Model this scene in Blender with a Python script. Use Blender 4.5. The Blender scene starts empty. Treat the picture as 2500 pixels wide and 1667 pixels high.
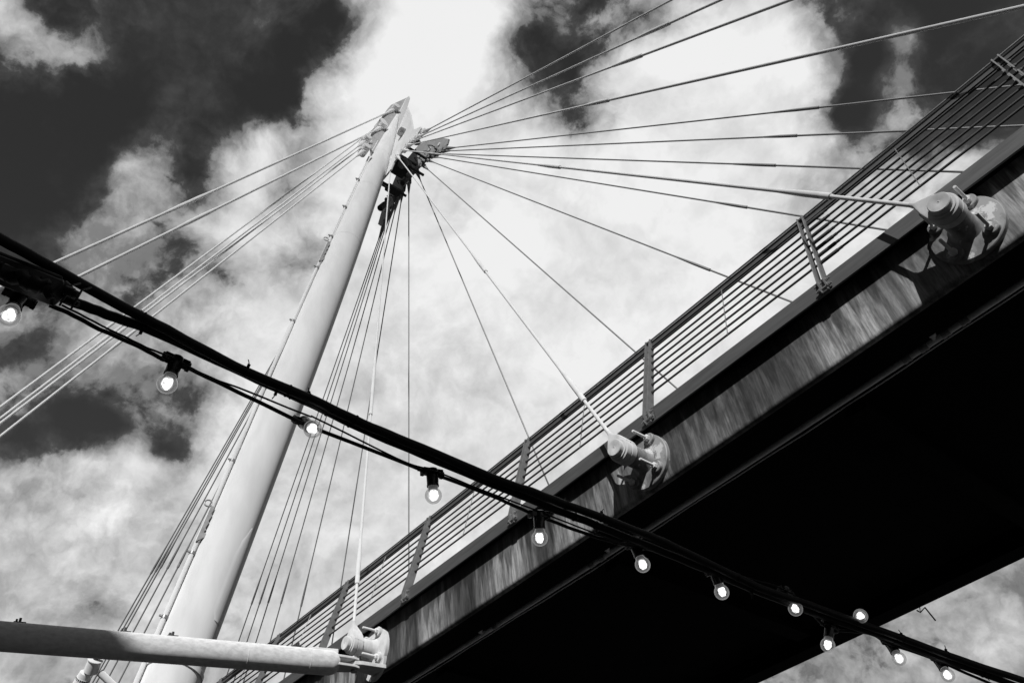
import bpy, bmesh, math, random
from mathutils import Vector, Matrix
random.seed(7)
SC = bpy.context.scene
COL = SC.collection
CAM_RIGHT = (0.636019, 0.764944, -0.101691)
CAM_UP = (0.589945, -0.397048, 0.703077)
CAM_BACK = (0.497438, -0.507162, -0.703805)
LENS = 29.0923
POST_X0 = 1.4787
POST_DX = 1.9972
CAMBER = 0.001593
CABLES = [('c1', (-11.3, 7.5891, 23.6203), (5.7573, 4.98, 6.1528), 0.1153, [], 0.016, 0.0185, 0), ('c2', (-11.3, 7.5891, 23.6203), (4.4629, 4.98, 6.1317), 0.1047, [(0.585, 0.6025)], 0.016, 0.0185, 0), ('c3', (-11.3, 7.5891, 23.6203), (3.409, 4.98, 6.1185), 0.0925, [(0.588, 0.6063)], 0.016, 0.0185, 0), ('c4', (-11.3, 7.5891, 23.6203), (1.8552, 4.98, 6.1055), 0.0855, [(0.6035, 0.6215)], 0.016, 0.0185, 0), ('c8', (-11.3, 7.5891, 23.6203), (-0.413, 4.98, 6.1003), 0.083, [(0.626, 0.6485), (0.9243, 0.942)], 0.016, 0.0185, 1), ('c12', (-11.3, 7.5891, 23.6203), (-3.7, 4.98, 6.1218), 0.0775, [(0.6675, 0.6963), (0.9223, 0.9457)], 0.016, 0.0185, 1), ('c15', (-11.3, 7.5891, 23.6203), (-8.25, 4.98, 6.2084), 0.052, [(0.6705, 0.7455), (0.9263, 0.9483)], 0.016, 0.0185, 1), ('c5', (-11.3, 8.2073, 23.9993), (5.7501, 10.2, 6.1527), 0.089, [(0.5675, 0.5857)], 0.0155, 0.017, 0), ('c6', (-11.3, 8.2073, 23.9993), (4.6237, 10.2, 6.1341), 0.083, [(0.5797, 0.5938)], 0.0155, 0.017, 0), ('c7', (-11.3, 8.2073, 23.9993), (3.4353, 10.2, 6.1188), 0.075, [(0.584, 0.6043)], 0.0155, 0.017, 0), ('c9', (-11.3, 8.2073, 23.9993), (1.7943, 10.2, 6.1051), 0.0648, [(0.6045, 0.621)], 0.0155, 0.017, 0), ('c10', (-11.3, 8.2073, 23.9993), (-0.516, 10.2, 6.1004), 0.0602, [(0.6312, 0.6522)], 0.0155, 0.017, 0), ('c11', (-11.3, 8.2073, 23.9993), (-3.803, 10.2, 6.123), 0.0638, [], 0.0155, 0.017, 0), ('c13', (-11.3, 8.2073, 23.9993), (-8.3095, 10.2, 6.21), 0.0622, [], 0.0155, 0.017, 0), ('c14', (-11.3, 8.2073, 23.9993), (-14.5984, 10.2, 6.4395), 0.0643, [], 0.0155, 0.017, 0), ('c16', (-11.3, 8.2073, 23.9993), (-18.9035, 10.2, 6.6558), 0.0663, [], 0.0155, 0.017, 0), ('c17', (-11.3, 8.2073, 23.9993), (-21.9912, 10.2, 6.8132), 0.0727, [(0.6452, 0.6653)], 0.0155, 0.017, 0), ('c18', (-11.3, 8.2073, 23.9993), (-24.1469, 10.2, 6.9231), 0.0777, [(0.6178, 0.6368)], 0.0155, 0.017, 0), ('c19', (-11.3, 8.2073, 23.9993), (-25.6772, 10.2, 7.0011), 0.0843, [(0.602, 0.619)], 0.0155, 0.017, 0), ('c20', (-11.3, 8.2073, 23.9993), (-26.7651, 10.2, 7.0565), 0.0905, [(0.59, 0.609)], 0.0155, 0.017, 0), ('c21', (-11.3, 8.2073, 23.9993), (-27.8374, 10.2, 7.1112), 0.0968, [(0.5797, 0.5985)], 0.0155, 0.017, 0), ('left0', (-12.2, 7.3891, 22.1203), (-24.887, 4.98, 6.9608), 0.0025, [(0.5723, 0.5917)], 0.016, 0.0175, 0), ('left1', (-12.2, 7.3891, 22.1203), (-24.0629, 4.98, 6.9188), 0.0027, [(0.579, 0.5998)], 0.016, 0.0175, 0), ('left2', (-12.2, 7.3891, 22.1203), (-23.4204, 4.98, 6.886), 0.0027, [(0.584, 0.603)], 0.016, 0.0175, 0), ('left3', (-12.2, 7.3891, 22.1203), (-21.9318, 4.98, 6.8102), 0.003, [(0.6058, 0.625)], 0.016, 0.0175, 0), ('left4', (-12.2, 7.3891, 22.1203), (-20.1838, 4.98, 6.7211), 0.0033, [(0.6345, 0.6502)], 0.016, 0.0175, 0)]
BACKSTAYS = [('l1', (-11.3, 7.6668, 26.0474), (-9.3984, -5.7353, 0.0222), [(0.3835, 0.4133)], 0.027), ('l2', (-11.3, 7.208, 24.491), (-9.1699, -4.6011, 1.0647), [(0.3815, 0.4095)], 0.027), ('l3', (-11.42, 7.2294, 24.8246), (-10.0139, -2.7309, 1.4298), [(0.5513, 0.562)], 0.018), ('l4', (-11.18, 6.5905, 22.9494), (-10.1087, -1.9155, 3.0299), [(0.5635, 0.5783)], 0.018), ('l5', (-11.42, 6.7505, 23.2448), (-9.8687, -1.9578, 2.7077), [(0.5543, 0.5675)], 0.018), ('l6', (-11.18, 6.5705, 22.4264), (-9.9955, -1.5574, 3.3355), [(0.5563, 0.5793)], 0.018)]
CABLE_A = [(-1.6706, -0.2417, 3.3834), (-1.7168, -0.0327, 3.3939), (-1.7402, 0.1068, 3.3931), (-1.768, 0.334, 3.3833), (-1.7765, 0.4528, 3.3772), (-1.7886, 0.681, 3.3575), (-1.7815, 0.8881, 3.348), (-1.7775, 1.0559, 3.3312), (-1.7642, 1.2514, 3.3143), (-1.7348, 1.5738, 3.2807), (-1.7119, 1.7352, 3.2669), (-1.6915, 1.8805, 3.2515), (-1.6677, 2.0307, 3.2358), (-1.6389, 2.2217, 3.211), (-1.6191, 2.3636, 3.1888), (-1.5829, 2.6642, 3.1309), (-1.5617, 2.813, 3.103), (-1.5082, 3.07, 3.0674), (-1.44, 3.3953, 3.0169), (-1.3651, 3.7437, 2.9579), (-1.2613, 4.1722, 2.8881), (-1.1085, 4.7722, 2.784)]
CABLE_B = [(-1.7687, -0.1931, 3.3145), (-1.7906, 0.0029, 3.3517), (-1.7963, 0.1008, 3.3651), (-1.804, 0.2011, 3.3703), (-1.805, 0.2615, 3.3754), (-1.8054, 0.3351, 3.3801), (-1.8052, 0.4126, 3.3835), (-1.8103, 0.6904, 3.3709), (-1.8073, 0.8879, 3.3567), (-1.8048, 1.0531, 3.3381), (-1.792, 1.2707, 3.3162), (-1.7626, 1.5961, 3.2805), (-1.7405, 1.7818, 3.2592), (-1.7261, 1.9005, 3.2438), (-1.706, 2.0364, 3.2278), (-1.6794, 2.2232, 3.2019), (-1.6556, 2.3793, 3.1794), (-1.6202, 2.6134, 3.1414), (-1.5837, 2.8413, 3.1025), (-1.5343, 3.1029, 3.0608), (-1.4626, 3.4281, 3.0128), (-1.3893, 3.78, 2.9502), (-1.2903, 4.2145, 2.8727), (-1.1444, 4.8229, 2.7576)]
CABLE_C = [(-1.8321, 0.1371, 3.3527), (-1.8361, 0.1944, 3.3557), (-1.845, 0.2658, 3.3521), (-1.8466, 0.2887, 3.3521), (-1.8524, 0.3998, 3.3511), (-1.8574, 0.4559, 3.3464), (-1.8581, 0.5001, 3.3458), (-1.856, 0.5446, 3.3478), (-1.8608, 0.7212, 3.3343), (-1.862, 0.8895, 3.3179), (-1.8592, 0.9458, 3.3145), (-1.8579, 0.9879, 3.3106), (-1.8333, 1.2988, 3.2881), (-1.8312, 1.3396, 3.2826), (-1.8248, 1.3931, 3.2791), (-1.8183, 1.4346, 3.2775), (-1.7971, 1.6215, 3.2592), (-1.7823, 1.7776, 3.2372), (-1.776, 1.8238, 3.2322), (-1.77, 1.8688, 3.2269), (-1.7463, 2.0305, 3.2082), (-1.7212, 2.1569, 3.1983), (-1.7004, 2.2365, 3.1962), (-1.6716, 2.3499, 3.1912), (-1.6344, 2.5535, 3.165), (-1.6277, 2.5992, 3.157), (-1.6059, 2.6995, 3.1459), (-1.5712, 2.8661, 3.1245), (-1.5557, 2.9387, 3.1148), (-1.5507, 3.064, 3.0765), (-1.5557, 3.1815, 3.0306), (-1.5174, 3.2933, 3.0273), (-1.4847, 3.3941, 3.0218), (-1.4734, 3.4934, 2.9961), (-1.4437, 3.6173, 2.9781), (-1.4138, 3.7565, 2.9535), (-1.3668, 4.009, 2.8999), (-1.3171, 4.2462, 2.8522)]
CABLE_D = [(-1.81, 0.1622, 3.3482), (-1.8167, 0.2234, 3.3478), (-1.8239, 0.2849, 3.3451), (-1.8275, 0.3316, 3.3442), (-1.8323, 0.3951, 3.3417), (-1.8332, 0.451, 3.3421), (-1.8343, 0.4903, 3.3412), (-1.8386, 0.5449, 3.3358), (-1.8403, 0.6299, 3.3315), (-1.8365, 0.7091, 3.3318), (-1.829, 0.9104, 3.3224), (-1.826, 0.9522, 3.3209), (-1.8205, 1.2444, 3.2833), (-1.81, 1.3419, 3.2769), (-1.7989, 1.42, 3.2733), (-1.7842, 1.571, 3.2568), (-1.7579, 1.7757, 3.2362), (-1.7478, 1.855, 3.2268), (-1.7272, 2.0081, 3.2077), (-1.707, 2.1449, 3.1904), (-1.6858, 2.2196, 3.1902), (-1.6527, 2.3965, 3.1707), (-1.6134, 2.5759, 3.1538), (-1.5745, 2.7354, 3.1404), (-1.5363, 2.9097, 3.1193), (-1.5242, 3.1168, 3.0596), (-1.4794, 3.2885, 3.0416), (-1.4528, 3.4652, 3.0026), (-1.3966, 3.7291, 2.957), (-1.3488, 3.9798, 2.9053)]
BULBS = [((-1.8293, 0.0628, 3.2649), (-1.8377, 0.0691, 3.3523)), ((-1.8653, 0.4911, 3.271), (-1.8502, 0.4968, 3.3575)), ((-1.8347, 0.9391, 3.283), (-1.8923, 0.9343, 3.3493)), ((-1.8397, 1.4007, 3.2062), (-1.8264, 1.3897, 3.2924)), ((-1.7971, 1.8295, 3.1563), (-1.7677, 1.8135, 3.2377)), ((-1.7085, 2.2584, 3.131), (-1.7153, 2.2472, 3.2181)), ((-1.6435, 2.6216, 3.0852), (-1.6305, 2.5918, 3.167)), ((-1.5523, 2.9644, 3.0612), (-1.5663, 2.9632, 3.1481)), ((-1.4462, 3.2698, 3.0563), (-1.514, 3.3223, 3.076)), ((-1.5791, 3.1673, 2.9657), (-1.5485, 3.1893, 3.0452)), ((-1.4737, 3.5197, 2.9396), (-1.4918, 3.5357, 3.0242)), ((-1.414, 3.7818, 2.8977), (-1.4326, 3.8014, 2.9815))]
BOX = [(-1.8042, -0.0411, 3.3808), (-1.7177, 0.1586, 3.2981)]
TIES = [(-1.7562, 0.3696, 3.3995), (-1.7714, 0.8885, 3.3593), (-1.7679, 1.0495, 3.3427), (-1.688, 1.8781, 3.2557), (-1.6633, 2.0278, 3.241), (-1.7987, 0.6878, 3.3454), (-1.798, 0.8183, 3.3364), (-1.5768, 2.6601, 3.1381), (-1.4087, 3.5009, 3.0078), (-1.3563, 3.7455, 2.9655)]
STRUT = [(-8.124, 4.6, 5.83), (-8.7006, 1.3863, 5.6763), (-8.989, -0.2206, 5.5994)]
STRUT_CLIPS = [0.9597, 0.5202, 0.1018, 0.664]
SPOT = [(-10.9751, 2.8845, 6.6833), (-11.0848, 2.8964, 6.5972), (-11.1556, 2.8572, 6.5754), (-11.2781, 2.8652, 6.4831), (-11.0246, 2.986, 6.5752), (-11.0072, 3.2657, 6.3859)]
PIPE_COUPLINGS = [0.875, 1.04, 1.235, 1.39, 4.975, 5.125, 6.725]
PIPE_VALVES = [1.13, 4.85, 6.945]
FAR_WIRE = [(-3.7336, 10.0, 5.8087), (-3.7107, 10.0, 5.7772), (-3.6356, 10.0, 5.8054), (-3.59, 10.0, 5.6192)]
SHAFT_LEFT = (-0.2496, -0.9496, 0.1898)
CLAMP_Z = [20.925, 19.385, 17.9, 16.52, 14.475, 12.425, 10.53, 8.63, 7.535]
RING_Z = [19.975, 17.69, 9.555]
NOTCH_Z = [(17.585, 16.715), (9.5, 8.805)]
SLEEVE_Z = [14.295, 13.4]
SEAM_Z = [20.68, 17.99, 6.88]
STRIP_Z = [9.28, 7.605]
NPT = (-11.3, 7.5891, 23.6203)
FPT = (-11.3, 8.2073, 23.9993)
EXPOSURE = 0.0

SUN = 5.0; CLEAR = 0.44; CLOUD_LO = 2.1; CLOUD_HI = 8.7; WARP = 0.10
CLOUD_FILL = [(-0.10, 0.12, 0.988, 14.0, 0.40), (-0.95, -0.1, 0.28, 10.0, 0.25)]      # unseen clouds added overhead and to the left to lift the fill light
CLOUD_BANKS = [(-0.4419, 0.4393, 0.7821, 92.0, 0.662), (-0.2602, 0.653, 0.7113, 105.4, 0.651), (-0.6915, 0.4608, 0.5563, 98.6, 0.546), (-0.4914, 0.6967, 0.5226, 100.1, 0.56), (-0.623, 0.2724, 0.7333, 104.8, 0.544), (-0.324, 0.2689, 0.907, 325.2, 0.723), (-0.1144, 0.533, 0.8384, 358.1, 0.564), (-0.181, 0.8052, 0.5647, 140.7, 0.493), (-0.4447, 0.061, 0.8936, 130.8, -0.327), (-0.8373, 0.2458, 0.4884, 137.1, 0.363), (-0.6683, -0.0267, 0.7434, 175.5, -0.35), (-0.7247, 0.5908, 0.3547, 109.8, 0.655), (-0.4605, 0.249, 0.852, 321.1, 0.421), (0.0629, 0.5942, 0.8018, 157.1, -0.252), (-0.3079, 0.882, 0.3568, 155.6, 0.245), (-0.2675, 0.5182, 0.8124, 308.1, 0.446), (-0.252, 0.3886, 0.8863, 913.8, -0.415), (-0.5348, -0.06, 0.8428, 1528.1, 0.391), (-0.5528, 0.1739, 0.815, 1022.9, 0.272), (-0.7872, 0.1344, 0.6018, 1325.0, -0.447), (-0.4985, 0.5663, 0.6563, 284.8, 0.309), (-0.0871, 0.7581, 0.6463, 459.4, 0.357), (-0.4199, 0.1693, 0.8917, 1012.3, -0.255), (-0.3413, 0.733, 0.5884, 336.5, 0.33), (-0.1407, 0.611, 0.7791, 1040.6, 0.319), (-0.5659, 0.2623, 0.7816, 2419.5, -0.37), (-0.8089, 0.151, 0.5682, 3472.8, 0.375), (-0.7272, 0.2109, 0.6532, 1094.7, -0.239), (-0.7366, 0.296, 0.6081, 1007.8, 0.3), (-0.8104, 0.4073, 0.4211, 366.3, 0.317), (-0.5725, 0.0207, 0.8196, 1318.6, -0.207), (-0.1754, 0.4724, 0.8638, 2496.3, 0.408), (-0.1459, 0.447, 0.8825, 2572.5, -0.365), (-0.2651, 0.3116, 0.9125, 2445.6, 0.392), (-0.4649, 0.1712, 0.8686, 2625.7, -0.338), (-0.3311, 0.4191, 0.8454, 2247.9, 0.302), (-0.053, 0.6363, 0.7697, 3115.0, -0.159), (-0.0245, 0.6586, 0.7521, 3336.9, 0.272), (-0.6019, 0.6018, 0.525, 297.9, 0.26), (-0.2682, 0.4601, 0.8464, 2313.7, -0.42), (-0.0834, 0.5868, 0.8054, 2871.0, 0.386), (-0.534, -0.021, 0.8452, 3651.6, 0.376), (-0.4034, 0.6172, 0.6755, 295.1, 0.257), (-0.7896, 0.2067, 0.5778, 3099.1, 0.357), (-0.5948, 0.1746, 0.7847, 2704.5, 0.286), (-0.5093, 0.1728, 0.843, 2634.8, 0.485), (-0.5906, 0.4514, 0.669, 288.9, 0.146), (-0.2215, 0.4523, 0.8639, 2398.2, 0.246), (-0.3746, 0.1669, 0.9121, 2657.8, -0.222), (-0.7259, 0.0914, 0.6817, 455.6, 0.095), (-0.8657, 0.1125, 0.4878, 555.8, 0.187), (-0.5302, 0.2122, 0.8209, 2525.6, -0.202), (-0.5578, 0.1268, 0.8202, 2844.4, -0.395), (0.0303, 0.7183, 0.6951, 1544.9, -0.165), (-0.5112, -0.0526, 0.8578, 3862.9, -0.29), (-0.7712, 0.2175, 0.5983, 2976.8, -0.205), (-0.8142, 0.0899, 0.5736, 3917.1, -0.263), (-0.164, 0.7064, 0.6885, 1103.4, 0.234), (-0.6019, 0.0819, 0.7943, 1200.3, 0.157), (-0.0581, 0.5086, 0.859, 1105.0, 0.203), (-0.6735, 0.1745, 0.7183, 1093.4, -0.123), (-0.8983, 0.1663, 0.4066, 1598.0, 0.184), (-0.0339, 0.7349, 0.6774, 3640.9, 0.243), (-0.7808, 0.065, 0.6214, 3890.9, 0.179), (-0.7769, 0.2728, 0.5675, 2817.0, 0.235), (-0.0493, 0.7046, 0.7079, 3385.1, -0.184), (-0.6895, 0.2899, 0.6638, 969.1, 0.164), (-0.488, 0.1344, 0.8624, 2760.7, -0.171), (-0.4977, 0.1917, 0.8459, 2570.5, -0.288), (-0.5808, -0.0362, 0.8132, 3881.2, -0.162), (-0.0266, 0.6113, 0.791, 3179.3, -0.237), (-0.3979, 0.2355, 0.8867, 2461.3, 0.193), (-0.3604, 0.352, 0.8639, 877.2, 0.107), (-0.7744, 0.1711, 0.6091, 3188.6, -0.218), (-0.5232, 0.0368, 0.8514, 1249.4, -0.133), (-0.6035, 0.0381, 0.7965, 3382.6, -0.179), (-0.1303, 0.4907, 0.8615, 2619.4, 0.2), (-0.2028, 0.5809, 0.7883, 2489.7, 0.139), (-0.8654, 0.223, 0.4488, 3509.0, -0.226), (-0.7511, 0.0652, 0.657, 3721.3, -0.179), (-0.5931, 0.2527, 0.7645, 2466.9, -0.195), (-0.8197, 0.1153, 0.5611, 3768.0, 0.159), (-0.0707, 0.548, 0.8335, 2864.0, 0.173), (0.003, 0.6791, 0.7341, 3592.4, 0.15), (-0.5398, 0.7788, 0.3195, 120.8, 0.115), (-0.2808, 0.9091, 0.3079, 4160.5, 0.16), (-0.3353, 0.8144, 0.4735, 389.8, 0.084), (-0.7699, 0.3479, 0.5351, 1009.6, 0.155), (-0.5857, 0.5358, 0.6081, 831.5, 0.139), (0.066, 0.6829, 0.7275, 4104.0, -0.129), (-0.4401, 0.3787, 0.8142, 2204.8, -0.115), (-0.5475, 0.1453, 0.8241, 2759.7, 0.311), (-0.6296, 0.1464, 0.763, 2868.5, -0.126), (-0.0811, 0.6368, 0.7668, 2987.5, -0.332), (-0.1099, 0.6368, 0.7632, 2869.6, 0.196), (-0.4907, 0.7427, 0.4557, 963.6, -0.149), (-0.1907, 0.369, 0.9096, 2508.7, -0.153), (0.0136, 0.6213, 0.7834, 3435.6, 0.141), (-0.0934, 0.6726, 0.7341, 3037.9, 0.103), (-0.6707, 0.0562, 0.7396, 3450.8, 0.136), (-0.5153, 0.1258, 0.8477, 2809.4, -0.154), (-0.2829, 0.5302, 0.7993, 2295.1, -0.134), (-0.5348, -0.097, 0.8394, 4337.7, 0.218), (-0.744, 0.0397, 0.667, 3885.2, 0.112), (-0.5123, 0.3113, 0.8004, 2294.4, 0.103)]

# ------------------------------------------------------------------ camera
cam = bpy.data.cameras.new('camera')
cam.lens = LENS; cam.sensor_width = 36.0; cam.sensor_fit = 'HORIZONTAL'
cam.clip_start = 0.05; cam.clip_end = 5000
cam_ob = bpy.data.objects.new('camera', cam); COL.objects.link(cam_ob)
cam_ob.matrix_world = Matrix(((CAM_RIGHT[0], CAM_UP[0], CAM_BACK[0], 0), (CAM_RIGHT[1], CAM_UP[1], CAM_BACK[1], 0),
                              (CAM_RIGHT[2], CAM_UP[2], CAM_BACK[2], 1.6), (0, 0, 0, 1)))
SC.camera = cam_ob

# ------------------------------------------------------------------ colour management, sun, sky
SC.view_settings.view_transform = 'Standard'; SC.view_settings.look = 'None'
SC.view_settings.exposure = EXPOSURE; SC.view_settings.gamma = 1.0; SC.view_settings.use_curve_mapping = False
TO_SUN = Vector((1.05, -1.0, 0.95)).normalized()
sun = bpy.data.lights.new('sun', 'SUN'); sun.energy = SUN; sun.angle = math.radians(0.53); sun.color = (1, 1, 1)
sun_ob = bpy.data.objects.new('sun', sun); COL.objects.link(sun_ob)
sun_ob.rotation_euler = (-TO_SUN).to_track_quat('-Z', 'Y').to_euler()
sun_ob.location = (20, -20, 30)

W = bpy.data.worlds.new('World'); SC.world = W; W.use_nodes = True
nt = W.node_tree; nt.nodes.clear()
def nd(t, **kw):
    n = nt.nodes.new(t)
    for k, v in kw.items(): setattr(n, k, v)
    return n
def lk(a, b): nt.links.new(a, b)
def mth(op, a, b=None, c=None, clamp=False):
    n = nd('ShaderNodeMath', operation=op); n.use_clamp = clamp
    for i, v in enumerate((a, b, c)):
        if v is None: continue
        if isinstance(v, (int, float)): n.inputs[i].default_value = v
        else: lk(v, n.inputs[i])
    return n.outputs[0]
def vmth(op, a, b=None, scale=None):
    n = nd('ShaderNodeVectorMath', operation=op)
    for i, v in enumerate((a, b)):
        if v is None: continue
        if isinstance(v, (tuple, list)): n.inputs[i].default_value = v
        else: lk(v, n.inputs[i])
    if scale is not None: n.inputs['Scale'].default_value = scale
    return n.outputs['Value' if op in ('DOT_PRODUCT', 'LENGTH') else 'Vector']
def noise(vec, scale, detail, rough, dist=0.0, lac=2.0):
    n = nd('ShaderNodeTexNoise'); n.noise_dimensions = '3D'
    lk(vec, n.inputs['Vector'])
    n.inputs['Scale'].default_value = scale; n.inputs['Detail'].default_value = detail
    n.inputs['Roughness'].default_value = rough; n.inputs['Distortion'].default_value = dist; n.inputs['Lacunarity'].default_value = lac
    return n
def smooth(v, lo, hi, a=0.0, b=1.0):
    n = nd('ShaderNodeMapRange', interpolation_type='SMOOTHSTEP'); lk(v, n.inputs['Value'])
    n.inputs['From Min'].default_value = lo; n.inputs['From Max'].default_value = hi
    n.inputs['To Min'].default_value = a; n.inputs['To Max'].default_value = b
    return n.outputs['Result']
sky = nd('ShaderNodeTexSky', sky_type='NISHITA'); sky.sun_disc = False
sky.sun_elevation = math.asin(TO_SUN.z); sky.sun_rotation = math.atan2(TO_SUN.x, TO_SUN.y)
sky.air_density = 1.0; sky.dust_density = 0.6; sky.ozone_density = 1.5
# black and white film behind a red filter: mostly the red of the sky is kept
sep = nd('ShaderNodeSeparateColor'); lk(sky.outputs[0], sep.inputs[0])
clear = mth('MULTIPLY', sep.outputs['Red'], CLEAR)
tc = nd('ShaderNodeTexCoord'); dirv = tc.outputs['Generated']
w1 = noise(dirv, 5.0, 9, 0.60)
w1v = vmth('SCALE', vmth('SUBTRACT', w1.outputs['Color'], (0.5, 0.5, 0.5)), scale=WARP)
dwarp = vmth('NORMALIZE', vmth('ADD', dirv, w1v))
acc = 0.23
for bx, by, bz, kk, wt in CLOUD_BANKS + CLOUD_FILL:                       # cloud banks at their bearings, plus the added fill clouds
    dt = vmth('DOT_PRODUCT', dwarp, (bx, by, bz))

    e = mth('EXPONENT', mth('MULTIPLY_ADD', dt, kk, -kk))
    acc = mth('MULTIPLY_ADD', e, wt, acc)
big = noise(dwarp, 3.2, 4, 0.5)
p1 = vmth('ADD', dirv, vmth('SCALE', w1v, scale=0.9))
TS = TO_SUN * 0.016
fine = noise(p1, 8.0, 13, 0.60, 0.1)
fine_s = noise(vmth('ADD', p1, tuple(TS)), 8.0, 5, 0.60, 0.1)
fine2 = noise(vmth('ADD', dirv, vmth('SCALE', w1v, scale=0.6)), 24.0, 11, 0.70, 0.0)
bil = None
for sc_, wt in ((8.5, 0.50), (18.0, 0.30), (39.0, 0.18), (84.0, 0.10)):        # rounded billows with creased valleys between
    nb = noise(vmth('ADD', p1, (sc_, 0.0, 0.0)), sc_, 0, 0.5)
    t_ = mth('MULTIPLY', mth('ABSOLUTE', mth('SUBTRACT', nb.outputs['Fac'], 0.5)), wt)
    bil = t_ if bil is None else mth('ADD', bil, t_)
bil = mth('SUBTRACT', bil, 0.095)
m = mth('MULTIPLY_ADD', mth('SUBTRACT', big.outputs['Fac'], 0.5), 0.22, acc)
n1 = mth('SUBTRACT', fine.outputs['Fac'], 0.5)
n2 = mth('SUBTRACT', fine2.outputs['Fac'], 0.5)
calm = smooth(m, -0.02, 0.34, 0.30, 1.0)                       # clear sky stays clean
det = mth('MULTIPLY', calm, mth('MULTIPLY_ADD', bil, 1.7, mth('MULTIPLY_ADD', n1, 1.15, mth('MULTIPLY', n2, 0.62))))
v = mth('ADD', m, det)
alpha = mth('MAXIMUM', smooth(v, 0.21, 0.43), smooth(v, 0.04, 0.62, 0.0, 0.55))
rim = mth('SUBTRACT', n1, mth('SUBTRACT', fine_s.outputs['Fac'], 0.5))
# light inside the cloud: thick parts and sunward billows bright, thin veils greyer
thick = smooth(m, 0.58, 0.92, 1.0, 0.52)
cv = mth('MULTIPLY_ADD', mth('MULTIPLY_ADD', n1, 0.50, mth('MULTIPLY_ADD', n2, 0.26, mth('MULTIPLY_ADD', bil, 0.9, rim))), thick, m)
core_n = nd('ShaderNodeMapRange', interpolation_type='LINEAR'); lk(cv, core_n.inputs['Value'])
for k_, v_ in (('From Min', 0.36), ('From Max', 0.98), ('To Min', CLOUD_LO), ('To Max', CLOUD_HI)): core_n.inputs[k_].default_value = v_
core = mth('MULTIPLY', core_n.outputs['Result'], mth('MULTIPLY_ADD', mth('MULTIPLY_ADD', n2, 0.6, mth('ADD', n1, rim)), mth('MULTIPLY_ADD', thick, 0.95, -0.48), 1.0))
# the low sky outside fades into the same veil
mixn = nd('ShaderNodeMix', data_type='FLOAT'); lk(alpha, mixn.inputs['Factor']); lk(clear, mixn.inputs['A']); lk(core, mixn.inputs['B'])
comb = nd('ShaderNodeCombineColor')
for i in range(3): lk(mixn.outputs['Result'], comb.inputs[i])
bg = nd('ShaderNodeBackground'); bg.inputs['Strength'].default_value = 0.1
lk(comb.outputs[0], bg.inputs['Color'])
wo = nd('ShaderNodeOutputWorld'); lk(bg.outputs[0], wo.inputs['Surface'])

# ------------------------------------------------------------------ materials (a black and white world: greys only)
def material(name, base, rough=0.5, metal=0.0, grain=0.0, gscale=20.0, stretch=(1, 1, 1), dark=None, bump=0.0, spec=0.5):
    mt = bpy.data.materials.new(name); mt.use_nodes = True
    t = mt.node_tree; b = t.nodes['Principled BSDF']
    b.inputs['Roughness'].default_value = rough; b.inputs['Metallic'].default_value = metal
    b.inputs['Specular IOR Level'].default_value = spec
    b.inputs['Base Color'].default_value = (base, base, base, 1)
    if grain > 0:
        tcn = t.nodes.new('ShaderNodeTexCoord'); mp = t.nodes.new('ShaderNodeMapping'); mp.inputs['Scale'].default_value = stretch
        t.links.new(tcn.outputs['Object'], mp.inputs['Vector'])
        ns = t.nodes.new('ShaderNodeTexNoise'); ns.inputs['Scale'].default_value = gscale; ns.inputs['Detail'].default_value = 8; ns.inputs['Roughness'].default_value = 0.62
        t.links.new(mp.outputs['Vector'], ns.inputs['Vector'])
        cr = t.nodes.new('ShaderNodeValToRGB')
        lo = base * (1 - grain) if dark is None else dark
        cr.color_ramp.elements[0].position = 0.36; cr.color_ramp.elements[0].color = (lo, lo, lo, 1)
        cr.color_ramp.elements[1].position = 0.60; cr.color_ramp.elements[1].color = (base, base, base, 1)
        t.links.new(ns.outputs['Fac'], cr.inputs['Fac']); t.links.new(cr.outputs['Color'], b.inputs['Base Color'])
        if bump > 0:
            bp = t.nodes.new('ShaderNodeBump'); bp.inputs['Strength'].default_value = bump; bp.inputs['Distance'].default_value = 0.004
            t.links.new(ns.outputs['Fac'], bp.inputs['Height']); t.links.new(bp.outputs['Normal'], b.inputs['Normal'])
    return mt
M_PAINT = material('pale_paint', 0.74, 0.6, 0, 0.10, 3.0, (1, 1, 0.25))
M_CAST = material('pale_cast_paint', 0.66, 0.55, 0, 0.22, 11.0, (1, 1, 0.6), bump=0.2)
M_TUBE = material('pale_paint_speckled', 0.72, 0.6, 0, 0.20, 14.0, (2, 1.0, 2))
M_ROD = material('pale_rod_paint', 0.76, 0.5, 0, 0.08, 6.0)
M_FARROD = material('dark_rod_paint', 0.20, 0.42, 0, 0.08, 6.0)  # darker tone for the far and left-hand stays
M_STEEL = material('galvanised_steel', 0.26, 0.42, 0.5, 0.25, 14.0)
M_RAIL = material('dull_rail_steel', 0.075, 0.42, 0.3, 0.2, 12.0)
M_FASCIA = material('fascia_sheet', 0.088, 0.5, 0.1, 0.30, 5.0, (0.5, 1, 6))
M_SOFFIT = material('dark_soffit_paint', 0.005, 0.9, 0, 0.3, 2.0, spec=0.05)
M_PIPE = material('grey_pipe', 0.85, 0.4, 0, 0.2, 8.0)
M_COUPLING = material('grey_coupling', 0.40, 0.5, 0, 0.3, 12.0)
M_BLACK = material('black_rubber', 0.007, 0.5, 0, 0.25, 40.0, bump=0.2, spec=0.25)
M_HOLDER = material('black_moulded_plastic', 0.010, 0.25, 0, spec=0.5)
M_DARK = material('dark_fitting', 0.02, 0.5, 0, 0.3, 20.0)
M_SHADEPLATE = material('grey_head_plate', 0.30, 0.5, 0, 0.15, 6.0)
M_CONC = material('concrete', 0.22, 0.8, 0, 0.25, 1.2)
M_GROUND = material('dark_paving', 0.09, 0.85, 0, 0.3, 1.5)

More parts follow.
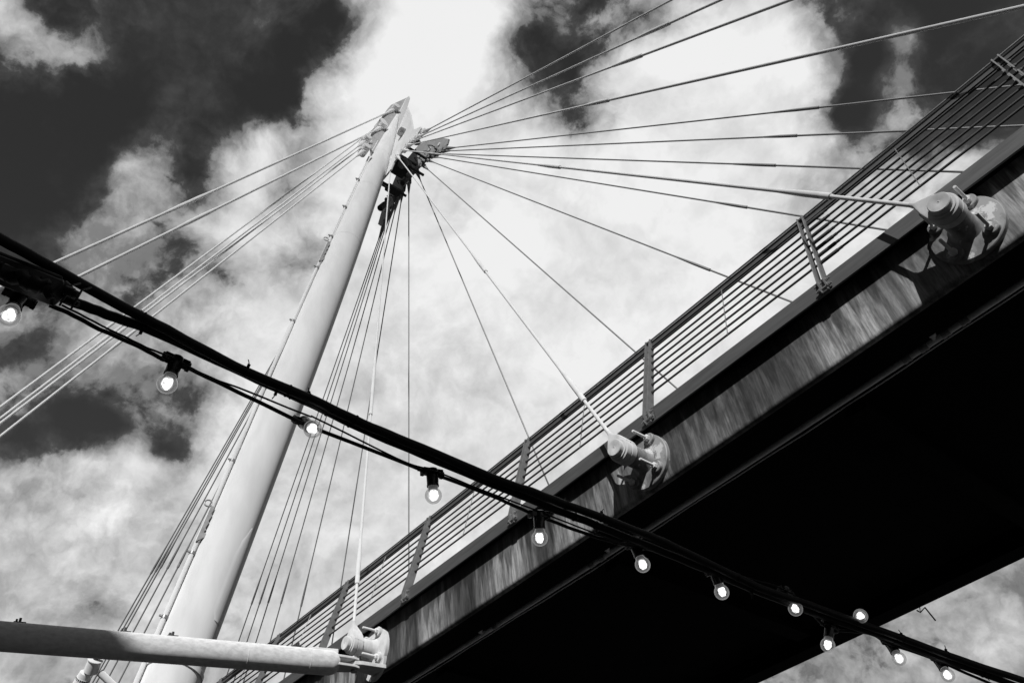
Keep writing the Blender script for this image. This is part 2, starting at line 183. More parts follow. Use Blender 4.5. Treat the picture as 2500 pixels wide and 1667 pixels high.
for m_ in (M_PAINT, M_TUBE, M_ROD, M_CAST):
    b_ = m_.node_tree.nodes['Principled BSDF']; b_.inputs['Specular IOR Level'].default_value = 0.2
    if 'Diffuse Roughness' in b_.inputs: b_.inputs['Diffuse Roughness'].default_value = 1.0

# weathered anchors: pale paint flaking off to darker primer
def flaky():
    mt = material('flaking_paint', 0.24, 0.55, 0, 0.6, 6.0, (1, 1, 0.45), dark=0.06, bump=0.3)
    t = mt.node_tree; b = t.nodes['Principled BSDF']
    tcn = t.nodes.new('ShaderNodeTexCoord')
    n2 = t.nodes.new('ShaderNodeTexNoise'); n2.inputs['Scale'].default_value = 7.0; n2.inputs['Detail'].default_value = 10; n2.inputs['Roughness'].default_value = 0.7
    t.links.new(tcn.outputs['Object'], n2.inputs['Vector'])
    cr = t.nodes.new('ShaderNodeValToRGB'); cr.color_ramp.elements[0].position = 0.55; cr.color_ramp.elements[1].position = 0.58
    t.links.new(n2.outputs['Fac'], cr.inputs['Fac'])
    mx = t.nodes.new('ShaderNodeMix'); mx.data_type = 'RGBA'
    t.links.new(cr.outputs['Color'], mx.inputs['Factor'])
    src = b.inputs['Base Color'].links[0].from_socket
    t.links.new(src, mx.inputs['A']); mx.inputs['B'].default_value = (0.46, 0.46, 0.46, 1)
    t.links.new(mx.outputs['Result'], b.inputs['Base Color'])
    return mt
M_FLAKY = flaky()

# the edge beam: streaks of dirt and run-off down the web
def streaky():
    mt = bpy.data.materials.new('streaked_beam_paint'); mt.use_nodes = True
    t = mt.node_tree; b = t.nodes['Principled BSDF']; b.inputs['Roughness'].default_value = 0.6
    tcn = t.nodes.new('ShaderNodeTexCoord')
    def ns(scale, stretch, detail=8, rough=0.6, off=(0, 0, 0), dist=0.0):
        mp = t.nodes.new('ShaderNodeMapping'); mp.inputs['Scale'].default_value = stretch; mp.inputs['Location'].default_value = off
        t.links.new(tcn.outputs['Object'], mp.inputs['Vector'])
        n = t.nodes.new('ShaderNodeTexNoise'); n.inputs['Scale'].default_value = scale; n.inputs['Detail'].default_value = detail; n.inputs['Roughness'].default_value = rough; n.inputs['Distortion'].default_value = dist
        t.links.new(mp.outputs['Vector'], n.inputs['Vector']); return n.outputs['Fac']
    def ramp(s, p0, p1, c0, c1):
        r = t.nodes.new('ShaderNodeValToRGB'); e = r.color_ramp.elements
        e[0].position = p0; e[1].position = p1; e[0].color = (c0, c0, c0, 1); e[1].color = (c1, c1, c1, 1)
        t.links.new(s, r.inputs['Fac']); return r.outputs['Color']
    def mul(a, c):
        x = t.nodes.new('ShaderNodeMix'); x.data_type = 'RGBA'; x.blend_type = 'MULTIPLY'; x.inputs['Factor'].default_value = 1
        t.links.new(a, x.inputs['A']); t.links.new(c, x.inputs['B']); return x.outputs['Result']
    a = ramp(ns(1.6, (1, 1, 0.10), 5, 0.55, dist=0.6), 0.37, 0.62, 0.06, 0.36)         # broad runs
    c = ramp(ns(13.0, (1, 1, 0.035), 8, 0.68, (3, 0, 0)), 0.40, 0.54, 0.46, 1.0)           # narrow streaks
    g = ramp(ns(60.0, (1, 1, 0.10), 6, 0.72), 0.36, 0.60, 0.55, 1.15)                     # grain
    s = ramp(ns(3.0, (1, 1, 0.4), 9, 0.68, (9, 2, 1)), 0.36, 0.52, 0.42, 1.0)            # blotches
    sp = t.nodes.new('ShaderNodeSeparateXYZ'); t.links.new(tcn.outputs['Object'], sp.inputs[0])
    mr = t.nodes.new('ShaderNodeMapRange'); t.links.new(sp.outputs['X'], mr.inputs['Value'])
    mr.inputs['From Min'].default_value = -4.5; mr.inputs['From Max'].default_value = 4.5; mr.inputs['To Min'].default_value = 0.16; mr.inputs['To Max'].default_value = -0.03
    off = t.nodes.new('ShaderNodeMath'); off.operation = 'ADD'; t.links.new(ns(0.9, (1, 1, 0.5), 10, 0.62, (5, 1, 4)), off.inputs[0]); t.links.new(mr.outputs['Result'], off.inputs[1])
    w_ = ramp(off.outputs[0], 0.44, 0.60, 0.40, 1.30)                                    # washed and grimy lengths at random, with a ramp darker toward the near end
    # drips that start under the fascia and run down by different lengths
    d1 = ns(6.0, (1, 0, 0), 3, 0.6, (2, 0, 0)); dz = t.nodes.new('ShaderNodeMath'); dz.operation = 'MULTIPLY_ADD'
    t.links.new(sp.outputs['Z'], dz.inputs[0]); dz.inputs[1].default_value = 0.55; t.links.new(d1, dz.inputs[2])
    dr = ramp(dz.outputs[0], 0.70, 0.745, 1.0, 0.42)
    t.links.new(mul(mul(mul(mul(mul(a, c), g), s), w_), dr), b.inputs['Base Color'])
    return mt
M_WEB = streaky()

def glow(name, strength):
    mt = bpy.data.materials.new(name); mt.use_nodes = True
    b = mt.node_tree.nodes['Principled BSDF']; b.inputs['Base Color'].default_value = (0.8, 0.8, 0.8, 1)
    b.inputs['Emission Color'].default_value = (1, 1, 1, 1); b.inputs['Emission Strength'].default_value = strength
    return mt
def lobes(mt):
    t = mt.node_tree; b = t.nodes['Principled BSDF']; g = t.nodes.new('ShaderNodeNewGeometry')
    n = t.nodes.new('ShaderNodeTexNoise'); n.inputs['Scale'].default_value = 160.0; tcn = t.nodes.new('ShaderNodeTexCoord'); t.links.new(tcn.outputs['Object'], n.inputs['Vector'])
    m_ = t.nodes.new('ShaderNodeMapRange'); t.links.new(n.outputs['Fac'], m_.inputs['Value'])
    m_.inputs['From Min'].default_value = 0.3; m_.inputs['From Max'].default_value = 0.6; m_.inputs['To Min'].default_value = 0.55; m_.inputs['To Max'].default_value = 1.8
    t.links.new(m_.outputs['Result'], b.inputs['Emission Strength']); return mt
M_GLOW = glow('lit_led_core', 1.5)
lobes(M_GLOW)
def glass():
    mt = bpy.data.materials.new('clear_bulb_glass'); mt.use_nodes = True
    t = mt.node_tree; t.nodes.clear()
    o = t.nodes.new('ShaderNodeOutputMaterial'); mx = t.nodes.new('ShaderNodeMixShader')
    tr = t.nodes.new('ShaderNodeBsdfTransparent'); gl = t.nodes.new('ShaderNodeBsdfGlossy'); gl.inputs['Roughness'].default_value = 0.04
    lw = t.nodes.new('ShaderNodeLayerWeight'); lw.inputs['Blend'].default_value = 0.32
    cr = t.nodes.new('ShaderNodeValToRGB'); cr.color_ramp.elements[0].color = (0.96, 0.96, 0.96, 1); cr.color_ramp.elements[1].color = (0.45, 0.45, 0.45, 1)
    cr.color_ramp.elements[0].position = 0.35; cr.color_ramp.elements[1].position = 0.95
    t.links.new(lw.outputs['Facing'], cr.inputs['Fac']); t.links.new(cr.outputs['Color'], tr.inputs['Color'])
    mr = t.nodes.new('ShaderNodeMath'); mr.operation = 'MULTIPLY_ADD'; mr.inputs[1].default_value = 0.55; mr.inputs[2].default_value = 0.05; mr.use_clamp = True
    t.links.new(lw.outputs['Fresnel'], mr.inputs[0])
    t.links.new(mr.outputs[0], mx.inputs['Fac']); t.links.new(tr.outputs[0], mx.inputs[1]); t.links.new(gl.outputs[0], mx.inputs[2])
    em = t.nodes.new('ShaderNodeEmission'); ad = t.nodes.new('ShaderNodeAddShader')     # the lit globe itself glows faintly
    er = t.nodes.new('ShaderNodeMath'); er.operation = 'MULTIPLY_ADD'; er.inputs[1].default_value = 0.22; er.inputs[2].default_value = 0.035
    pw = t.nodes.new('ShaderNodeMath'); pw.operation = 'POWER'; pw.inputs[1].default_value = 3.0
    t.links.new(lw.outputs['Facing'], pw.inputs[0]); t.links.new(pw.outputs[0], er.inputs[0]); t.links.new(er.outputs[0], em.inputs['Strength'])
    t.links.new(mx.outputs[0], ad.inputs[0]); t.links.new(em.outputs[0], ad.inputs[1])
    t.links.new(ad.outputs[0], o.inputs['Surface'])
    return mt
M_GLASS = glass()

# ------------------------------------------------------------------ helpers
def P(x, w, z):                      # x along the deck, w across it, z above the eye: to world metres
    return Vector((-x, w, z + 1.6))
def camber(x):
    return CAMBER * x * x if x < 16 else CAMBER * 256 + CAMBER * 32 * (x - 16)
def frame_of(d, up=Vector((0, 0, 1))):
    d = d.normalized()
    s = d.cross(up)
    if s.length < 1e-4: s = d.cross(Vector((0, 1, 0)))
    s.normalize(); return s, s.cross(d).normalized()
def ring(bm, c, s, u, r, n, r2=None):
    r2 = r if r2 is None else r2
    return [bm.verts.new(c + s * (r * math.cos(2 * math.pi * i / n)) + u * (r2 * math.sin(2 * math.pi * i / n))) for i in range(n)]
def bridge(bm, a, b):
    n = len(a)
    for i in range(n): bm.faces.new((a[i], a[(i + 1) % n], b[(i + 1) % n], b[i]))
def lathe(bm, p0, d, prof, n=20, up=Vector((0, 0, 1)), cap=True):
    """prof: list of (distance along d, radius)"""
    d = d.normalized(); s, u = frame_of(d, up); prev = None; first = None
    for t, r in prof:
        rg = ring(bm, p0 + d * t, s, u, max(r, 1e-4), n)
        if prev: bridge(bm, prev, rg)
        else: first = rg
        prev = rg
    if cap: bm.faces.new(first[::-1]); bm.faces.new(prev)
def tube(bm, pts, r, n=10, cap=True):
    """a tube along a polyline; r a number or a list"""
    pts = [Vector(p) for p in pts]; prev = None; up = None
    for i, p in enumerate(pts):
        d = (pts[min(i + 1, len(pts) - 1)] - pts[max(i - 1, 0)]).normalized()
        if up is None: s, u = frame_of(d)
        else:
            s = d.cross(up); s.normalize(); u = s.cross(d).normalized()
        up = u
        rr = r[i] if isinstance(r, (list, tuple)) else r
        rg = ring(bm, p, s, u, rr, n)
        if prev: bridge(bm, prev, rg)
        elif cap: bm.faces.new(rg[::-1])
        prev = rg
    if cap: bm.faces.new(prev)
def box(bm, c, ax, ay, az, hx, hy, hz):
    v = [bm.verts.new(c + ax * (sx * hx) + ay * (sy * hy) + az * (sz * hz)) for sx in (-1, 1) for sy in (-1, 1) for sz in (-1, 1)]
    for f in ((0, 1, 3, 2), (4, 6, 7, 5), (0, 4, 5, 1), (2, 3, 7, 6), (0, 2, 6, 4), (1, 5, 7, 3)): bm.faces.new([v[i] for i in f])
def prism(bm, poly, depth):
    """poly: list of Vectors in a plane; depth: Vector of extrusion, centred"""
    a = [bm.verts.new(p - depth * 0.5) for p in poly]; b = [bm.verts.new(p + depth * 0.5) for p in poly]
    bm.faces.new(a[::-1]); bm.faces.new(b); bridge(bm, a, b)
def catmull(pts, k=6):
    pts = [Vector(p) for p in pts]; out = []
    for i in range(len(pts) - 1):
        p0 = pts[max(i - 1, 0)]; p1 = pts[i]; p2 = pts[i + 1]; p3 = pts[min(i + 2, len(pts) - 1)]
        for j in range(k):
            t = j / k
            out.append(0.5 * ((2 * p1) + (p2 - p0) * t + (2 * p0 - 5 * p1 + 4 * p2 - p3) * t * t + (3 * p1 - p0 - 3 * p2 + p3) * t * t * t))
    out.append(pts[-1]); return out
def obj(name, bm, mat, parent=None, smooth=None, bevel=0.0):
    bmesh.ops.recalc_face_normals(bm, faces=bm.faces)
    me = bpy.data.meshes.new(name); bm.to_mesh(me); bm.free(); me.materials.append(mat)
    o = bpy.data.objects.new(name, me); COL.objects.link(o)
    if parent: o.parent = parent; o.matrix_parent_inverse = Matrix.Identity(4)
    if parent and parent.type == 'EMPTY' and parent.location.length > 0:
        me.transform(Matrix.Translation(-parent.location))
    elif parent and parent.parent and parent.parent.type == 'EMPTY':
        me.transform(Matrix.Translation(-parent.parent.location))
    if bevel > 0:
        m_ = o.modifiers.new('bevel', 'BEVEL'); m_.width = bevel; m_.segments = 2; m_.limit_method = 'ANGLE'; m_.angle_limit = math.radians(40)
    if smooth:
        for p in me.polygons: p.use_smooth = True
        try: me.set_sharp_from_angle(angle=math.radians(smooth))
        except Exception: pass
    return o
def thing(name, label, cat, loc=(0, 0, 0), group=None):
    o = bpy.data.objects.new(name, None); COL.objects.link(o); o.location = loc; o.empty_display_size = 0.2
    o['label'] = label; o['category'] = cat
    if group: o['group'] = group
    return o
def tag(o, label, cat, group=None):
    o['label'] = label; o['category'] = cat
    if group: o['group'] = group
    return o
def BM(): return bmesh.new()

# ------------------------------------------------------------------ ground and the building whose shade falls here
b = BM(); s = 900
b.faces.new([b.verts.new(v) for v in ((-s, -s, 0), (s, -s, 0), (s, s, 0), (-s, s, 0))])
g = obj('ground', b, M_GROUND); g['kind'] = 'structure'

bt = thing('concert_hall', 'long flat roofed concrete hall standing behind the viewpoint across the promenade', 'building', (0, -21, 0))
b = BM(); box(b, Vector((10, -21.0, 9.0)), Vector((1, 0, 0)), Vector((0, 1, 0)), Vector((0, 0, 1)), 60, 9.6, 9.0); obj('wall', b, M_CONC, bt)
b = BM(); box(b, Vector((10, -21.0, 18.28)), Vector((1, 0, 0)), Vector((0, 1, 0)), Vector((0, 0, 1)), 60.4, 10.0, 0.29); obj('roof', b, M_CONC, bt)
wb = None
for i in range(38):
    for lev in (2.2, 5.4, 8.6, 11.8, 15.0):
        if wb is None:
            b = BM(); box(b, Vector((-46, -11.40, lev)), Vector((1, 0, 0)), Vector((0, 1, 0)), Vector((0, 0, 1)), 1.1, 0.03, 0.9)
            wb = obj('window', b, M_DARK, bt)
        else:
            k_ = wb.copy(); COL.objects.link(k_); k_.parent = bt; k_.location = (i * 3.0, 0, lev - 2.2)

# ------------------------------------------------------------------ bridge deck
deck = thing('bridge_deck', 'footbridge deck seen from below, streaked edge beam and black underside', 'bridge deck', P(4, 7.5, 4.2))
XS = [-9 + 0.5 * i for i in range(87)]
def extrude(prof, mat, name, parent, smooth=None, bev=0, xs=XS):
    """prof: closed polygon in (w, z), swept along the deck with its camber"""
    b = BM(); prev = None; first = None
    for x in xs:
        rg = [b.verts.new(P(x, w, z + camber(x))) for w, z in prof]
        if prev: bridge(b, prev, rg)
        else: first = rg
        prev = rg
    b.faces.new(first); b.faces.new(prev[::-1])
    return obj(name, b, mat, parent, smooth, bev)
WEB = 5.329; ZB = 4.190
arc = [(WEB + 0.045 - 0.045 * math.cos(a), ZB + 0.045 - 0.045 * math.sin(a)) for a in [math.pi / 2 * i / 5 for i in range(6)]]
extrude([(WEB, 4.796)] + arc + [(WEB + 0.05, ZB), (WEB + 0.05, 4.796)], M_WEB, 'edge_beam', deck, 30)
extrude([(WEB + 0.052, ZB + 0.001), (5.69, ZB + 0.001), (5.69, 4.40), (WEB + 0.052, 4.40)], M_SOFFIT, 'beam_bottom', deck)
# fascia sheets, butted end to end with a fine gap
SHEETS = [(-9, -4.6), (-4.6, -0.6), (-0.6, 3.4), (3.4, 7.4), (7.4, 11.4), (11.4, 15.4), (15.4, 24), (24, 34)]
for a, c in SHEETS:
    n = max(4, int((c - a) / 0.5)); xs = [a + 0.003 + (c - a - 0.006) * i / n for i in range(n + 1)]
    extrude([(5.213, 4.751), (5.235, 4.751), (5.235, 4.902), (5.213, 4.902)], M_FASCIA, 'fascia_panel', deck, None, 0, xs)
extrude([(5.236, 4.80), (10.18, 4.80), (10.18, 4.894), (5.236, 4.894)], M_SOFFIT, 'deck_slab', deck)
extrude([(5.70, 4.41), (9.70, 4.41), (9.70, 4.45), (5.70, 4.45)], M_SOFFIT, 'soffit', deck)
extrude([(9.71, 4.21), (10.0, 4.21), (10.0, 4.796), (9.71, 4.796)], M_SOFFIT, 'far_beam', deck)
xb = None
for i in range(14):
    if xb is None:
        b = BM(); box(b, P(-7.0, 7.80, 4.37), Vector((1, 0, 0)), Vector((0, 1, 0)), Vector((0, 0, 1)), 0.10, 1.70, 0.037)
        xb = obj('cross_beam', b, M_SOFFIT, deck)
    else:
        c = xb.copy(); COL.objects.link(c); c.parent = deck; x = -7 + 3 * i
        c.location = (-3 * i, 0, camber(x) - camber(-7))

# drain pipe slung under the deck, with couplings and valves
dp = thing('drain_pipe', 'thin grey pipe with couplings slung under the dark deck behind the edge beam', 'pipe', P(4, 5.93, 4.31))
b = BM(); tube(b, [P(x, 5.93, 4.31 + camber(x)) for x in XS], 0.026, 12); obj('pipe', b, M_PIPE, dp, 60)
for x in PIPE_COUPLINGS + [8.6, 8.8, 10.5]:
    b = BM(); z = 4.31 + camber(x)
    lathe(b, P(x - 0.035, 5.93, z), Vector((-1, 0, 0)), [(0, 0.0265), (0.001, 0.033), (0.024, 0.033), (0.026, 0.029), (0.044, 0.029), (0.046, 0.033), (0.069, 0.033), (0.07, 0.0265)], 14)
    obj('coupling', b, M_COUPLING, dp, 40)
for x in PIPE_VALVES:
    b = BM(); z = 4.31 + camber(x)
    lathe(b, P(x, 5.91, z), Vector((0.3, -1, 0.35)), [(0, 0.018), (0.03, 0.018), (0.035, 0.03), (0.06, 0.032), (0.075, 0.02), (0.078, 0.001)], 12)
    obj('valve', b, M_PIPE, dp, 40)
b = BM(); tube(b, [P(x, 6.06, 4.345 + camber(x) + 0.006 * math.sin(x * 2.1) + 0.003 * math.sin(x * 7)) for x in [q * 0.25 - 8 for q in range(100)]], 0.006, 6)
tag(obj('conduit_cable', b, M_PIPE, None, 60), 'slender cable running along the soffit beside the grey drain pipe', 'cable')
b = BM(); tube(b, [P(-FAR_WIRE[0][0], 9.99, FAR_WIRE[0][2] - 1.6)] + [Vector(q) for q in FAR_WIRE], 0.009, 6)
tube(b, [P(-FAR_WIRE[0][0] - 0.05, 9.99, 4.24), Vector(FAR_WIRE[1]), Vector(FAR_WIRE[2])], 0.007, 6)
tag(obj('hanging_bracket', b, M_DARK, None, 60), 'bent wire bracket dangling from the far edge of the deck', 'bracket')

# ------------------------------------------------------------------ railing
TH = 0.31307; HP = 1.35; FW = 5.2132; FB = 4.751
def RP(x, sdist, u=0.0):             # point on the leaning railing: sdist up the post, u outward (+) across it
    return P(x, FW + sdist * math.sin(TH) - u * math.cos(TH), FB + sdist * math.cos(TH) + u * math.sin(TH) + camber(x))
rail = thing('bridge_railing', 'leaning steel railing of slender horizontal rods along the deck edge', 'railing', P(4, 5.3, 4.9))
XR = [-9 + 0.5 * i for i in range(87)]
def sweep(su, name, mat, sm=None):
    b = BM(); prev = None; first = None
    for x in XR:
        rg = [b.verts.new(RP(x, s_, u_)) for s_, u_ in su]
        if prev: bridge(b, prev, rg)
        else: first = rg
        prev = rg
    b.faces.new(first); b.faces.new(prev[::-1]); return obj(name, b, mat, rail, sm)
sweep([(1.325 + 0.014 * math.sin(2 * math.pi * i / 14), -0.005 + 0.036 * math.cos(2 * math.pi * i / 14)) for i in range(14)], 'handrail', M_RAIL, 50)
sweep([(1.356 + 0.009 * math.sin(2 * math.pi * i / 10), 0.028 + 0.009 * math.cos(2 * math.pi * i / 10)) for i in range(10)], 'top_wire', M_STEEL, 50)
sweep([(1.245, -0.012), (1.245, 0.016), (1.306, 0.016), (1.306, -0.012)], 'light_channel', M_RAIL)
ROD_S = [HP - 0.155 - 0.1255 * i for i in range(7)]
posts_x = [POST_X0 + POST_DX * i for i in range(-4, 14)]
for s_ in ROD_S:
    b = BM(); tube(b, [RP(x, s_, 0.012) for x in XR], 0.0108, 10); r_ = obj('rail_rod', b, M_RAIL, rail, 60)
    for pi in (4, 9):
        x0 = posts_x[pi]; b = BM()
        lathe(b, RP(x0 - 0.045, s_, 0.012), (RP(x0 - 0.30, s_, 0.012) - RP(x0 - 0.045, s_, 0.012)), [(0, 0.0108), (0.002, 0.017), (0.165, 0.017), (0.172, 0.0137), (0.21, 0.0137), (0.212, 0.0108)], 12)
        obj('rod_tensioner', b, M_RAIL, r_, 40)
def make_post(x):
    mid = RP(x, 0.7)
    b = BM()
    for sx in (-1, 1):
        pl = [RP(x + sx * 0.028, s_, u_) for s_, u_ in ((-0.005, 0.012), (-0.005, 0.026), (0.10, 0.074), (1.36, 0.050), (1.375, 0.036), (1.375, -0.005), (1.30, -0.014), (0.17, -0.014))]
        prism(b, pl, Vector((0.011, 0, 0)))
    o = obj('railing_post', b, M_STEEL, rail)
    b = BM()
    for s_ in (0.03, 0.115):
        lathe(b, RP(x + 0.075, s_, 0.035), Vector((1, 0, 0)), [(0, 0.0001), (0.0, 0.009), (0.15, 0.009), (0.151, 0.0001)], 8)
        for sx in (-1, 1):
            lathe(b, RP(x + sx * 0.036, s_, 0.035), Vector((-sx, 0, 0)), [(0, 0.019), (0.006, 0.019), (0.007, 0.014), (0.020, 0.014), (0.021, 0.001)], 6)
    k_ = obj('base_bolt', b, M_STEEL, o, 30); k_['kind'] = 'stuff'
    b = BM()
    for s_ in ROD_S:
        for sx in (-1, 1):
            lathe(b, RP(x + sx * 0.034, s_, 0.012), Vector((-sx, 0, 0)), [(0, 0.017), (0.012, 0.017), (0.03, 0.0098)], 8)
    k_ = obj('rod_collar', b, M_RAIL, o, 30); k_['kind'] = 'stuff'
    b = BM(); box(b, RP(x, 1.335, 0.02), Vector((1, 0, 0)), (RP(x, 1) - RP(x, 0)).normalized(), (RP(x, 0, 1) - RP(x, 0, 0)).normalized(), 0.021, 0.014, 0.024)
    obj('spacer_block', b, M_RAIL, o); b = BM()
    box(b, RP(x, 0.045, 0.01), Vector((1, 0, 0)), (RP(x, 1) - RP(x, 0)).normalized(), (RP(x, 0, 1) - RP(x, 0, 0)).normalized(), 0.0215, 0.05, 0.012)
    obj('spacer_block', b, M_RAIL, o)
for x in posts_x: make_post(x)
for x in posts_x[:-1]:
    xm = x + POST_DX / 2; b = BM()
    tube(b, [RP(xm, 1.27, 0.016), RP(xm, ROD_S[-1] - 0.012, 0.016)], 0.0045, 6)
    for s_ in ROD_S:
        lathe(b, RP(xm, s_ - 0.014, 0.016), RP(xm, 1) - RP(xm, 0), [(0, 0.0045), (0.002, 0.0085), (0.026, 0.0085), (0.028, 0.0045)], 6)
    obj('spacer_rod', b, M_STEEL, rail, 40)

# ------------------------------------------------------------------ mast
SH0 = P(11.3, 4.004, 5.172); SH1 = P(11.3, 7.125, 20.79); SHD = (SH1 - SH0).normalized()
def shaft_at(z): return SH0 + (SH1 - SH0) * ((z - SH0.z) / (SH1.z - SH0.z))
RZ = [(-1.0, .365), (3.0, .375), (6.7, .379), (10.1, .384), (13.0, .392), (14.6, .392), (16.5, .381), (17.9, .364), (20.0, .328), (22.4, .282), (23.6, .225), (24.6, .155), (25.3, .11), (25.8, .07)]
def shaft_r(z):
    for (a, ra), (c, rc) in zip(RZ, RZ[1:]):
        if a <= z <= c:
            t = (z - a) / (c - a); return ra + (rc - ra) * t
    return RZ[-1][1]
mast = thing('bridge_mast', 'tall pale leaning tapered mast carrying all the stay cables', 'mast', shaft_at(0.0))
b = BM(); prev = None
zs = [-0.6 + 0.3 * i for i in range(89)]
su_, uu_ = frame_of(SHD)
base = shaft_at(zs[0]); lathe(b, base, SHD, [((shaft_at(z) - base).length, shaft_r(z)) for z in zs], 64)
obj('shaft', b, M_PAINT, mast, 40)
for z in SEAM_Z[:2] + [22.8]:
    b = BM(); r = shaft_r(z); lathe(b, shaft_at(z), SHD, [(0, r - 0.01), (0.001, r + 0.0025), (0.018, r + 0.0025), (0.019, r - 0.01)], 64, cap=False)
    obj('weld_seam', b, M_PAINT, mast, 40)
z = SEAM_Z[2]; b = BM(); r = shaft_r(z); lathe(b, shaft_at(z - .05), SHD, [(0, r - 0.01), (0.004, r + 0.020), (0.07, r + 0.020), (0.09, r - 0.01)], 64, cap=False)
obj('flange_ring', b, M_PAINT, mast, 40)
# spine blade at the very top
X1 = Vector((1, 0, 0)); FWD = Vector((0, 1, 0)); UP = Vector((0, 0, 1))
def on_axis(z, off): return shaft_at(z) + off                    # z in world metres
OUT = Vector((0, -math.cos(0.2096), math.sin(0.2096)))            # away from the deck, square to the mast
b = BM()
prism(b, [on_axis(z, OUT * (o - 0.05)) for z, o in ((23.0, 0.06), (25.1, 0.08), (26.0, 0.06), (27.2, 0.02), (27.47, -0.03), (27.36, -0.105), (26.3, -0.13), (25.1, -0.12), (23.0, -0.08))], X1 * 0.15)
obj('spine_blade', b, M_PAINT, mast, None, 0.01)
b = BM()
prism(b, [on_axis(z, OUT * (o - 0.05)) for z, o in ((22.2, 0.22), (23.05, 0.52), (23.4, 0.60), (24.2, 0.56), (25.0, 0.50), (25.7, 0.44), (26.1, 0.39), (26.4, 0.30), (27.46, -0.03), (26.0, 0.02), (23.0, 0.05))], X1 * 0.05)
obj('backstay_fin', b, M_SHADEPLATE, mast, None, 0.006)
# near fan plate (cables to the near deck edge) and far fan plate
def fan_pt(c, dx, dz, slope): return Vector(c) + Vector((dx, slope * dz, dz))
b = BM(); nslope = 0.157
polyN = [(0.36, 2.36), (0.77, 1.11), (1.05, 0.10), (1.31, -0.86), (1.78, -1.40), (1.84, -1.62), (1.60, -1.72), (1.38, -1.70), (1.18, -1.66), (0.93, -1.58), (0.68, -1.50), (0.50, -1.62), (0.42, -1.9),
         (-0.42, -1.9), (-0.50, -1.62), (-0.68, -1.50), (-0.93, -1.58), (-1.18, -1.66), (-1.38, -1.70), (-1.60, -1.72), (-1.84, -1.62), (-1.78, -1.40), (-1.31, -0.86), (-0.77, 1.11), (-0.36, 2.36), (-0.10, 1.1), (0.10, 1.1)]
prism(b, [fan_pt(NPT, dx, dz, nslope) for dx, dz in polyN], Vector((0, 0.045, 0)))
obj('near_fan_plate', b, M_PAINT, mast, None, 0.006)
b = BM(); fslope = -0.113
polyF = [(0.55, -0.22), (1.45, -0.98), (1.76, -1.42), (1.66, -1.56), (1.30, -1.46), (1.05, -1.34), (0.80, -1.24), (0.56, -1.18), (0.3, -1.14), (0, -1.12),
         (-0.3, -1.14), (-0.56, -1.18), (-0.80, -1.24), (-1.10, -1.32), (-1.42, -1.48), (-1.80, -1.64), (-1.90, -1.46), (-1.55, -0.98), (-0.55, -0.22)]
fp = b; prism(b, [fan_pt(FPT, dx, dz, fslope) for dx, dz in polyF], Vector((0, 0.05, 0)))
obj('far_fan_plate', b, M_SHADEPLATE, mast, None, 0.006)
b = BM()
for dx, dz in ((-0.9, -0.95), (-1.2, -1.05), (-1.5, -1.25), (-0.45, -0.75), (0.5, -0.75), (0.95, -0.95), (1.35, -1.2)):
    lathe(b, fan_pt(FPT, dx, dz, fslope) + Vector((0, -0.045, 0)), FWD, [(0, 0.02), (0.0, 0.055), (0.09, 0.055), (0.09, 0.02)], 14)
k_ = obj('plate_boss', b, M_PAINT, mast, 40); k_['kind'] = 'stuff'
# tie beams joining the two fan plates
for dx, dz in ((0.75, -0.85), (-0.75, -0.85), (0.25, -0.55), (-0.25, -0.55), (0.45, -1.25), (-0.45, -1.25)):
    b = BM(); a = fan_pt(NPT, dx, dz, nslope); c = fan_pt(FPT, dx, dz - 0.38, fslope); tube(b, [a, c], 0.042, 14); obj('tie_tube', b, M_DARK, mast, 50)
b = BM(); box(b, Vector((-11.05, 7.72, 22.45)), X1, FWD, UP, 0.26, 0.22, 0.13); obj('head_box', b, M_DARK, mast, None, 0.01)
b = BM(); box(b, Vector((-11.70, 7.90, 22.2)), X1, FWD, UP, 0.12, 0.22, 0.06); obj('head_box', b, M_DARK, mast, None, 0.01)
for k_, (dx, dz, ln) in enumerate(((1.25, -1.42, 0.34), (0.98, -1.36, 0.30), (0.62, -1.30, 0.36), (0.10, -1.22, 0.32), (-0.35, -1.25, 0.3), (-0.9, -1.38, 0.3))):
    b = BM(); q_ = fan_pt(FPT, dx, dz + 0.12, fslope) - FWD * 0.03
    tube(b, [q_, q_ - FWD * ln * 0.6 - UP * 0.02, q_ - FWD * ln - UP * 0.14, q_ - FWD * ln * 0.8 - UP * 0.26], 0.016, 8); obj('cable_loop', b, M_DARK, mast, 60)
    b = BM(); box(b, q_ - FWD * 0.05 - UP * 0.02, X1, FWD, UP, 0.035, 0.05, 0.06); obj('terminal_box', b, M_STEEL, mast, None, 0.006)
b = BM(); lathe(b, fan_pt(NPT, 0.62, 0.05, nslope) + Vector((0, -0.16, 0)), FWD, [(0, 0.05), (0.0, 0.13), (0.16, 0.15)], 16); obj('lifting_lug', b, M_STEEL, mast, 40)
